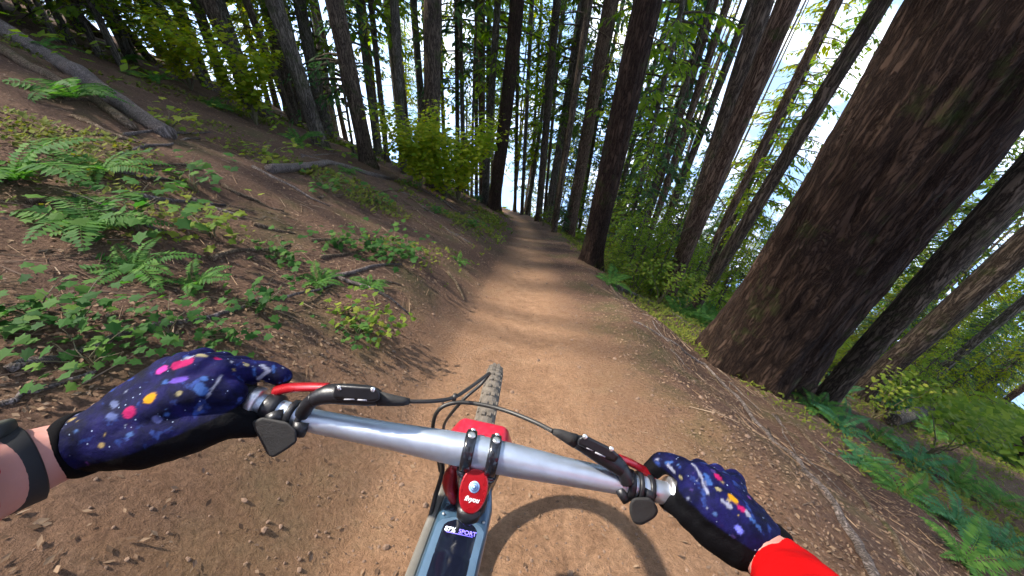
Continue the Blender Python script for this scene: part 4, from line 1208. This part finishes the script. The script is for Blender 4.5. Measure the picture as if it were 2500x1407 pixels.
tube_part('clamp_bolt', [P(1512, 1192, .392), P(1530, 1225, .388)], [.006, .0045], 'black', 10)
# hoses
H1 = [P(1000, 980, .389), P(1060, 979, .40), P(1108, 970, .42), P(1150, 944, .45), P(1190, 914, .48), P(1192, 916, .50), P(1172, 940, .50), P(1135, 972, .49), P(1105, 1005, .50), P(1085, 1035, .54), P(1082, 1060, .58)]
tube_part('brake_hose', spline(H1, 10), .0022, 'cable', 10)
H2 = [P(1350, 1053, .39), P(1300, 1028, .41), P(1230, 1001, .43), P(1160, 985, .44), P(1105, 984, .44), P(1070, 1002, .44), P(1057, 1040, .45), P(1064, 1090, .47), P(1075, 1150, .50)]
tube_part('brake_hose', spline(H2, 10), .0024, 'cable', 10)
c = P(1110, 970, .421); tube_part('cable_tie', [c - bR * .002, c + bR * .002], .0046, 'cable', 10)
H3 = [P(1075, 1120, .44), P(1080, 1150, .445), P(1062, 1215, .45), P(1040, 1300, .43), P(1025, 1335, .42), P(1005, 1420, .38)]
tube_part('gear_cable', spline(H3, 8), .0028, 'cable', 10)

# ------------------------------------------------------------------ rider: body, gloves, sleeves
M['skin'] = simple('skin', (.36, .165, .135), .6, 0, .12, 25, .1, 300)
M['skin'].node_tree.nodes['Principled BSDF'].inputs['Subsurface Weight'].default_value = .15
M['skin'].node_tree.nodes['Principled BSDF'].inputs['Subsurface Radius'].default_value = (.01, .004, .002)
M['jersey'] = simple('red_jersey', (.40, .003, .004), .95, 0, .2, 22, .6, 70)
M['jersey'].node_tree.nodes['Principled BSDF'].inputs['Specular IOR Level'].default_value = .05
M['shorts'] = simple('black_shorts', (.015, .015, .018), .85, 0, .2, 60)
M['watch'] = simple('watch_strap', (.007, .007, .009), .7, 0, .2, 60)
M['watch_face'] = simple('watch_face', (.022, .024, .02), .5, 0, .3, 90)
M['palm'] = simple('glove_palm', (.0016, .0016, .0026), .95, 0, .3, 150, .4, 1200)
M['palm'].node_tree.nodes['Principled BSDF'].inputs['Specular IOR Level'].default_value = .1
def glove_mat():
    m, nt, b = new_mat('galaxy_glove')
    v = coords(nt)
    n1 = tex_noise(nt, 38, 5, .6, v, .4); n2 = tex_noise(nt, 75, 3, .5, v)
    base = ramp(nt, [(.30, (.001, .0014, .006)), (.46, (.0025, .0035, .028)), (.60, (.006, .006, .058)), (.74, (.016, .006, .042))], n1.outputs[0])
    hz = ramp(nt, [(.60, (0, 0, 0)), (.72, (1, 1, 1))], n2.outputs[0])
    c = mix(nt, base.outputs[0], (.02, .045, .19), hz.outputs[0])
    vo = N(nt, 'ShaderNodeTexVoronoi'); vo.inputs['Scale'].default_value = 190; nt.links.new(v, vo.inputs['Vector'])
    sp = ramp(nt, [(.10, (1, 1, 1)), (.17, (0, 0, 0))], vo.outputs['Distance'])
    pick = N(nt, 'ShaderNodeSeparateColor'); nt.links.new(vo.outputs['Color'], pick.inputs[0])
    gt = N(nt, 'ShaderNodeMath', operation='GREATER_THAN'); gt.inputs[1].default_value = .72; nt.links.new(pick.outputs[0], gt.inputs[0])
    fm = N(nt, 'ShaderNodeMath', operation='MULTIPLY'); nt.links.new(sp.outputs[0], fm.inputs[0]); nt.links.new(gt.outputs[0], fm.inputs[1])
    c = mix(nt, c, (.22, .28, .42), fm.outputs[0])
    at = N(nt, 'ShaderNodeVertexColor', layer_name='print')
    c = mix(nt, c, at.outputs[0], at.outputs[1])
    nt.links.new(c, b.inputs['Base Color'])
    b.inputs['Roughness'].default_value = .75; b.inputs['Specular IOR Level'].default_value = .1
    n3 = tex_noise(nt, 160, 5, .7, v, .8); bump(nt, b, n3.outputs[0], .6, .002)
    return m
M['glove'] = glove_mat()

def blob(chains, voxel, smooth, shrink=0.0, name='blob'):
    """union of tapered limbs grown into one smooth skin"""
    bm = bmesh.new()
    for ch in chains:
        pts = [Vector(p) for p, r in ch]; rr = [max(.003, r - shrink) for p, r in ch]
        for p, r in zip(pts, rr):
            bmesh.ops.create_icosphere(bm, subdivisions=3, radius=r, matrix=Matrix.Translation(p))
        for i in range(len(pts) - 1):
            mb = MB(); mb.tube([pts[i], pts[i + 1]], [rr[i], rr[i + 1]], 24)
            vs = [bm.verts.new(v) for v in mb.v]
            for f in mb.f: bm.faces.new([vs[k] for k in f])
    me = bpy.data.meshes.new(name); bm.to_mesh(me); bm.free()
    ob = bpy.data.objects.new(name + '_src', me); COL.objects.link(ob)
    m1 = ob.modifiers.new('r', 'REMESH'); m1.mode = 'VOXEL'; m1.voxel_size = voxel; m1.use_smooth_shade = True
    m2 = ob.modifiers.new('s', 'SMOOTH'); m2.factor = .5; m2.iterations = smooth
    dg = bpy.context.evaluated_depsgraph_get()
    out = bpy.data.meshes.new_from_object(ob.evaluated_get(dg))
    bpy.data.objects.remove(ob); out.name = name
    out.polygons.foreach_set('use_smooth', [True] * len(out.polygons))
    return out

def grip_fingers(gpx, K, n_off=.0):
    """three fingers closed round the grip: knuckle, over the front, under the bar"""
    out = []
    for (px, k) in zip(gpx, K):
        g, ax, r = bar_at(px)
        out.append([(k, .0125), (g + bS * .024 + bN * .024, .0116), (g + bS * .034 - bN * .008, .0106), (g + bS * .014 - bN * .027, .0100), (g - bS * .008 - bN * .026, .0090)])
    return out
# left hand
LW = P(232, 1078, .352); LK = [P(538, 912, .382), P(496, 896, .380), P(450, 893, .380), P(408, 905, .380)]
L_palm = [[(LW, .0262), (LW.lerp(k, .5), .0225), (LW.lerp(k, .85), .0165), (k, .0148)] for k in LK]
L_index = [(LK[0], .0142), (P(560, 908, .390), .0135), (P(612, 904, .405), .0120), (P(660, 908, .412), .0115), (P(688, 920, .414), .0106)]
L_thumb = [(LW, .026), (P(360, 1074, .350), .0258), (P(470, 1050, .362), .0225), (P(555, 1030, .372), .0165), (P(625, 1040, .388), .012), (P(655, 1030, .400), .0105)]
L_heel = [(LW, .026), (P(330, 1040, .355), .0275), (P(430, 985, .366), .026), (P(505, 960, .372), .021), (P(560, 962, .378), .016)]
L_cuff = [(P(210, 1080, .350), .0292), (P(262, 1062, .352), .0285)]
# right hand
RW = P(1853, 1330, .362); RK = [P(1694, 1166, .384), P(1730, 1172, .384), P(1764, 1190, .386), P(1795, 1216, .388)]
R_palm = [[(RW, .0265), (RW.lerp(k, .5), .0215), (k, .0145)] for k in RK]
R_index = [(RK[0], .0138), (P(1674, 1152, .394), .0130), (P(1642, 1134, .408), .0118), (P(1614, 1128, .414), .0112), (P(1592, 1146, .414), .0104)]
R_thumb = [(RW, .025), (P(1800, 1318, .360), .0245), (P(1738, 1286, .368), .021), (P(1688, 1252, .376), .0165), (P(1655, 1232, .388), .0125), (P(1630, 1222, .400), .0105)]
R_heel = [(RW, .026), (P(1800, 1285, .362), .026), (P(1740, 1238, .370), .024), (P(1696, 1212, .378), .019)]
R_cuff = [(P(1864, 1340, .360), .0268), (P(1836, 1312, .364), .0265)]
L_f = grip_fingers((548, 500, 452), LK[1:]); R_f = grip_fingers((1712, 1755, 1800), RK[1:])
sh = {}
for sd in (-1, 1): sh[sd] = bk(-.20, -.02, 0) + bR * sd * .19
chest = bk(-.24, -.08); belly = bk(-.42, -.22); hips = bk(-.58, -.40); neck = bk(-.19, .08); head = bk(-.10, .22)
L_el = P(-330, 1290, .235); R_el = P(2060, 1640, .235)
L_arm = [(LW, .0250), (P(120, 1112, .335), .0272), (P(20, 1150, .315), .0325), (P(-140, 1215, .28), .038), (L_el, .042), (sh[-1], .055)]
R_arm = [(RW, .0235), (P(1898, 1376, .345), .0255), (P(1950, 1440, .315), .030), (P(1990, 1505, .285), .034), (R_el, .040), (sh[1], .055)]
legs = []
for sd in (-1, 1):
    pc = bb + bR * sd * .14 + bS * sd * .17
    legs.append([(hips + bR * sd * .09, .085), (hips.lerp(pc, .5) + bS * .22 + bN * .10 + bR * sd * .09, .06), (pc + bN * .12 - bS * .05, .04), (pc + bN * .045 + bS * .08, .032)])
torso = [(chest, .13), (belly, .125), (hips, .13)]
trunk_ch = [torso, [(chest + bR * .09, .10), (chest - bR * .09, .10)], [(hips + bR * .07, .11), (hips - bR * .07, .11)], [(chest, .07), (neck, .055), (head, .075)], [(head, .09), (head + bS * .03 - bN * .05, .065)],
            [(chest, .09), (sh[1], .06)], [(chest, .09), (sh[-1], .06)]]
body_ch = L_palm + R_palm + [L_index, L_thumb, L_heel, R_index, R_thumb, R_heel] + L_f + R_f
body_me = blob([[(p, r - .0025) for p, r in ch] for ch in body_ch] + [L_arm, R_arm] + trunk_ch + legs, .0042, 4, 0, 'person')
body_me.materials.append(M['skin'])
person = link('person', body_me)
tag(person, 'rider in galaxy print gloves and red sleeves gripping the silver handlebar', 'person')

def paint(me, dabs):
    """printed dots and strokes of the glove fabric; each dab: start, end, radius, colour"""
    bvh = BVHTree.FromPolygons([v.co for v in me.vertices], [p.vertices for p in me.polygons])
    ca = me.color_attributes.new('print', 'FLOAT_COLOR', 'POINT')
    co = np.array([v.co for v in me.vertices]); col = np.zeros((len(co), 4), dtype=np.float32)
    for a, b_, rad, c in dabs:
        ha = bvh.ray_cast(CAM, ray(*a).normalized())[0]; hb = bvh.ray_cast(CAM, ray(*b_).normalized())[0]
        if ha is None or hb is None: continue
        A = np.array(ha); D = np.array(hb) - A; L2 = max(1e-9, D @ D)
        t = np.clip(((co - A) @ D) / L2, 0, 1)
        dist = np.linalg.norm(co - A - t[:, None] * D, axis=1)
        m = np.clip((rad - dist) / .0012 + .5, 0, 1)
        sel = m > col[:, 3]
        col[sel, :3] = c; col[sel, 3] = m[sel]
    ca.data.foreach_set('color', col.ravel())
def wrinkle(me, amp, f1, f2):
    n = len(me.vertices); nor = np.zeros(n * 3, dtype=np.float32); co = np.zeros(n * 3, dtype=np.float32)
    me.vertices.foreach_get('normal', nor); me.vertices.foreach_get('co', co)
    nor = nor.reshape(-1, 3); co = co.reshape(-1, 3)
    k = np.array([noise.noise(Vector((c[0] * f1, c[1] * f1 * 1.8, c[2] * f1))) + .35 * noise.noise(Vector(c) * f2) for c in co.tolist()], dtype=np.float32)
    me.vertices.foreach_set('co', (co + nor * (amp * k)[:, None]).ravel())
    me.update()
def glove(name, chains, cuff, dabs, pa, pb, side, label, seed):
    me = blob(chains + [cuff], .0021, 5, 0, name)
    wrinkle(me, .0008, 75, 210)
    me.materials.append(M['glove'])
    r = random.Random(seed); nv = len(me.vertices)
    pn = (pb - pa).cross(bS).normalized() * side           # black palm and thumb lie on this side of the seam plane
    paint(me, dabs)
    ca = me.color_attributes['print']; col = np.zeros(nv * 4, dtype=np.float32); ca.data.foreach_get('color', col); col = col.reshape(-1, 4)
    co = np.array([v.co for v in me.vertices])
    for k in range(150):                                    # small stars of the print
        c = co[r.randrange(nv)]; d = np.linalg.norm(co - c, axis=1); rad = r.choice((.0009, .0011, .0014, .0018, .0026))
        m = np.clip((rad - d) / .0010 + .5, 0, 1); sel = m > col[:, 3]
        col[sel, :3] = r.choice(((.16, .18, .28), (.05, .10, .26), (.03, .05, .20), (.10, .03, .16), (.22, .16, .07), (.03, .02, .10))); col[sel, 3] = m[sel]
    dist = (co - np.array(pa)) @ np.array(pn)
    m = np.clip(dist / .0016 + .5, 0, 1)
    blk = m > 0
    col[blk, :3] = col[blk, :3] * (1 - m[blk, None]) + np.array((.0016, .0016, .0026)) * m[blk, None]; col[blk, 3] = np.maximum(col[blk, 3], m[blk])
    ca.data.foreach_set('color', col.ravel())
    o = link(name, me, person); o['label'] = label
    return o
Y_, PK, WH, LB_, CR_ = (.42, .20, .005), (.30, .008, .08), (.19, .20, .28), (.030, .075, .24), (.22, .19, .11)
L_d = [((366, 972), (366, 972), 0.0054, Y_), ((437, 960), (437, 960), 0.0027, CR_), ((314, 1004), (316, 1008), 0.0050, PK), ((283, 990), (276, 984), 0.0030, (.08, .10, .2)), ((265, 1014), (278, 1018), 0.0030, (.06, .08, .2)), ((380, 1022), (388, 1026), 0.0030, (.05, .06, .18)), ((407, 1012), (407, 1012), 0.0021, LB_),
       ((430, 892), (462, 882), 0.0044, PK), ((390, 905), (400, 900), 0.0036, (.45, .04, .28)), ((536, 876), (530, 876), 0.0032, PK), ((485, 866), (500, 868), 0.0026, CR_), ((455, 874), (470, 870), 0.0024, WH), ((485, 945), (495, 955), 0.0044, LB_), ((496, 922), (500, 926), 0.0028, LB_), ((402, 932), (404, 934), 0.0024, LB_),
       ((566, 882), (518, 950), 0.0013, WH), ((512, 960), (486, 1000), 0.0014, WH), ((640, 892), (656, 905), 0.0021, WH), ((656, 905), (630, 925), 0.0021, WH), ((668, 893), (668, 908), 0.0014, LB_), ((620, 900), (622, 915), 0.0014, LB_), ((690, 898), (691, 898), 0.0014, WH), ((600, 890), (604, 891), 0.0018, CR_), ((425, 930), (450, 925), 0.0032, (.10, .05, .32))]
R_d = [((1786, 1214), (1793, 1220), 0.0037, Y_), ((1753, 1193), (1754, 1194), 0.0027, CR_), ((1808, 1240), (1812, 1242), 0.0030, PK), ((1776, 1232), (1782, 1236), 0.0026, WH), ((1764, 1222), (1766, 1224), 0.0019, WH), ((1822, 1248), (1828, 1258), 0.0021, WH), ((1834, 1266), (1840, 1272), 0.0019, LB_), ((1850, 1285), (1856, 1290), 0.0019, LB_),
       ((1690, 1132), (1704, 1148), 0.0013, WH), ((1704, 1150), (1714, 1168), 0.0016, WH), ((1716, 1176), (1728, 1204), 0.0015, WH), ((1728, 1172), (1732, 1178), 0.0034, LB_), ((1722, 1160), (1726, 1162), 0.0024, LB_), ((1750, 1162), (1756, 1166), 0.0027, PK), ((1626, 1130), (1640, 1128), 0.0014, LB_), ((1630, 1136), (1646, 1152), 0.0018, WH), ((1660, 1164), (1664, 1166), 0.0018, CR_), ((1602, 1122), (1606, 1122), 0.0013, WH), ((1802, 1290), (1806, 1296), 0.0028, (.12, .14, .6))]
glove('glove', L_palm + [L_index, L_thumb, L_heel] + L_f, L_cuff, L_d, P(290, 1108, .335), P(600, 992, .365), -1, 'left galaxy print glove with yellow and pink dots', 1)
glove('glove', R_palm + [R_index, R_thumb, R_heel] + R_f, R_cuff, R_d, P(1650, 1200, .372), P(1846, 1330, .345), -1, 'right galaxy print glove with black palm', 2)
# cuff hems
def hem(c0, c1, r, mat, name):
    ax = (c1 - c0).normalized()
    mb = MB(); mb.tube([c0 - ax * .006, c0 - ax * .005, c0 + ax * .005, c0 + ax * .007], [r * .93, r, r, r * .95], 36)
    return link(name, mb.mesh(name, (M[mat],)), person)
hem(P(204, 1082, .349), P(262, 1062, .352), .0302, 'palm', 'glove_hem')
hem(P(1870, 1344, .359), P(1836, 1312, .364), .0276, 'palm', 'glove_hem')
# wristwatch on the left wrist
wc, wa = P(-18, 1164, .308), (P(120, 1112, .335) - P(20, 1150, .315)).normalized()
strap = MB(); strap.tube([wc - wa * .024, wc - wa * .022, wc + wa * .020, wc + wa * .022], [.031, .0355, .0350, .031], 36)
watch = link('wristwatch', strap.mesh('wristwatch', (M['watch'],)), person)
wu = (bN * .85 - bR * .35 + bS * .25); wu = (wu - wu.dot(wa) * wa).normalized()
wv = wa.cross(wu)
link('watch_case', prism([wc + wu * .036 + wa * .021 * cos(k * pi / 8) + wv * .021 * sin(k * pi / 8) for k in range(16)], wu, .013, .003, 'watch_face', 'watch_case', 2), watch)
# jersey: sleeves and torso
RS = [(P(1900, 1378, .344), .0280), (P(1950, 1440, .315), .0325), (P(1990, 1505, .285), .037), (R_el, .044), (sh[1], .068)]
LS = [(P(-196, 1240, .268), .0400), (P(-240, 1255, .257), .044), (L_el, .047), (sh[-1], .068)]
jer = blob([RS, LS, [(chest, .140), (belly, .135), (belly.lerp(hips, .5), .135)], [(chest + bR * .09, .11), (chest - bR * .09, .11)], [(chest, .10), (sh[1], .068)], [(chest, .10), (sh[-1], .068)]], .005, 6, 0, 'jersey')
wrinkle(jer, .0032, 26, 70); jer.materials.append(M['jersey']); link('jersey', jer, person)
sho = blob([[(hips + bR * .07, .118), (hips - bR * .07, .118)]] + [[(l[0][0], .095), (l[0][0].lerp(l[1][0], .8), .075)] for l in legs], .008, 5, 0, 'shorts')
sho.materials.append(M['shorts']); link('shorts', sho, person)
shoes = blob([[(l[-2][0] - bN * .05, .045), (l[-1][0], .042), (l[-1][0] + bS * .08, .034)] for l in legs], .007, 4, 0, 'shoes')
shoes.materials.append(M['shorts']); link('shoes', shoes, person)
hel = blob([[(head + bN * .03, .115), (head + bN * .03 - bS * .06, .11)], [(head + bN * .05 + bS * .05, .09), (head + bN * .05 + bS * .14, .03)]], .007, 6, 0, 'helmet')
hel.materials.append(M['black_gloss']); link('helmet', hel, person)

# ------------------------------------------------------------------ labels that single out the members of a group
ORD = ['first', 'second', 'third', 'fourth', 'fifth', 'sixth', 'seventh', 'eighth', 'ninth', 'tenth', 'eleventh', 'twelfth', 'thirteenth', 'fourteenth', 'fifteenth', 'sixteenth', 'seventeenth', 'eighteenth', 'nineteenth', 'twentieth'] + ['%d%s' % (n, {1: 'st', 2: 'nd', 3: 'rd'}.get(n % 10, 'th')) for n in range(21, 90)]
def pix(p):
    z = p.dot(_fw)
    return (1250 + FPX * p.dot(CR) / z, 703 - FPX * p.dot(CU) / z) if z > .05 else (-9999, 0)
BAYS = [(1206, 'left of the furrowed conifer'), (1440, 'between the furrowed and the thick straight conifer'), (1640, 'between the thick straight and the sunlit conifer'), (1850, 'between the sunlit conifer and the massive trunk'), (99999, 'right of the massive near trunk')]
LEFT = [(330, 'on the left bank at the left edge'), (640, 'on the left bank above the left glove'), (960, 'on the left bank beside the brake lever'), (99999, 'on the left bank near the trail bend')]
LABELS = {
 'distant stand down the slope': ('slim distant conifer', BAYS), 'young conifers between the distant trunks': ('young distant conifer', BAYS),
 'bare slim trunks in the distant stand': ('bare slim trunk', BAYS),
 'wood high up the left hillside': ('dark conifer high up the left hillside', [(99999, '')]), 'young conifers high up the left hillside': ('young conifer high up the left hillside', [(99999, '')]),
 'ferns right of the trail': ('green fern in the bed beside the thick straight conifer', [(99999, '')]), 'ferns below the massive near trunk': ('green fern below the massive near trunk', [(99999, '')]),
 'young hemlocks right of the trail': ('light green young hemlock right of the trail', [(99999, '')]), 'broadleaf saplings right of the trail': ('yellow green broadleaf sapling right of the trail', [(99999, '')]),
 'green plants on the left bank': ('low green plant', LEFT), 'yellow green plants on the left bank': ('low yellow green plant', LEFT),
 'ferns on the left bank': ('fern', LEFT),
 'ferns on the upper left hillside': ('fern on the upper left hillside', [(99999, '')]), 'brush pile on the left bank': ('thin grey stick in the brush pile on the left bank', [(99999, '')]),
 'sticks scattered over the left hillside': ('grey stick lying on the left hillside', [(99999, '')]), 'twigs along the right trail edge': ('thin twig along the right trail edge', [(99999, '')]),
}
for g, (what, bays) in LABELS.items():
    mem = sorted((o for o in scene.objects if o.get('group') == g), key=lambda o: pix(o.location)[0])
    lo = -99999
    for hi, where in bays:
        sel = [o for o in mem if lo <= pix(o.location)[0] < hi]
        for i, o in enumerate(sel):
            o['label'] = (what + ' ' + where).strip() + (', %s from the left' % ORD[i] if len(sel) > 1 else '')
        lo = hi
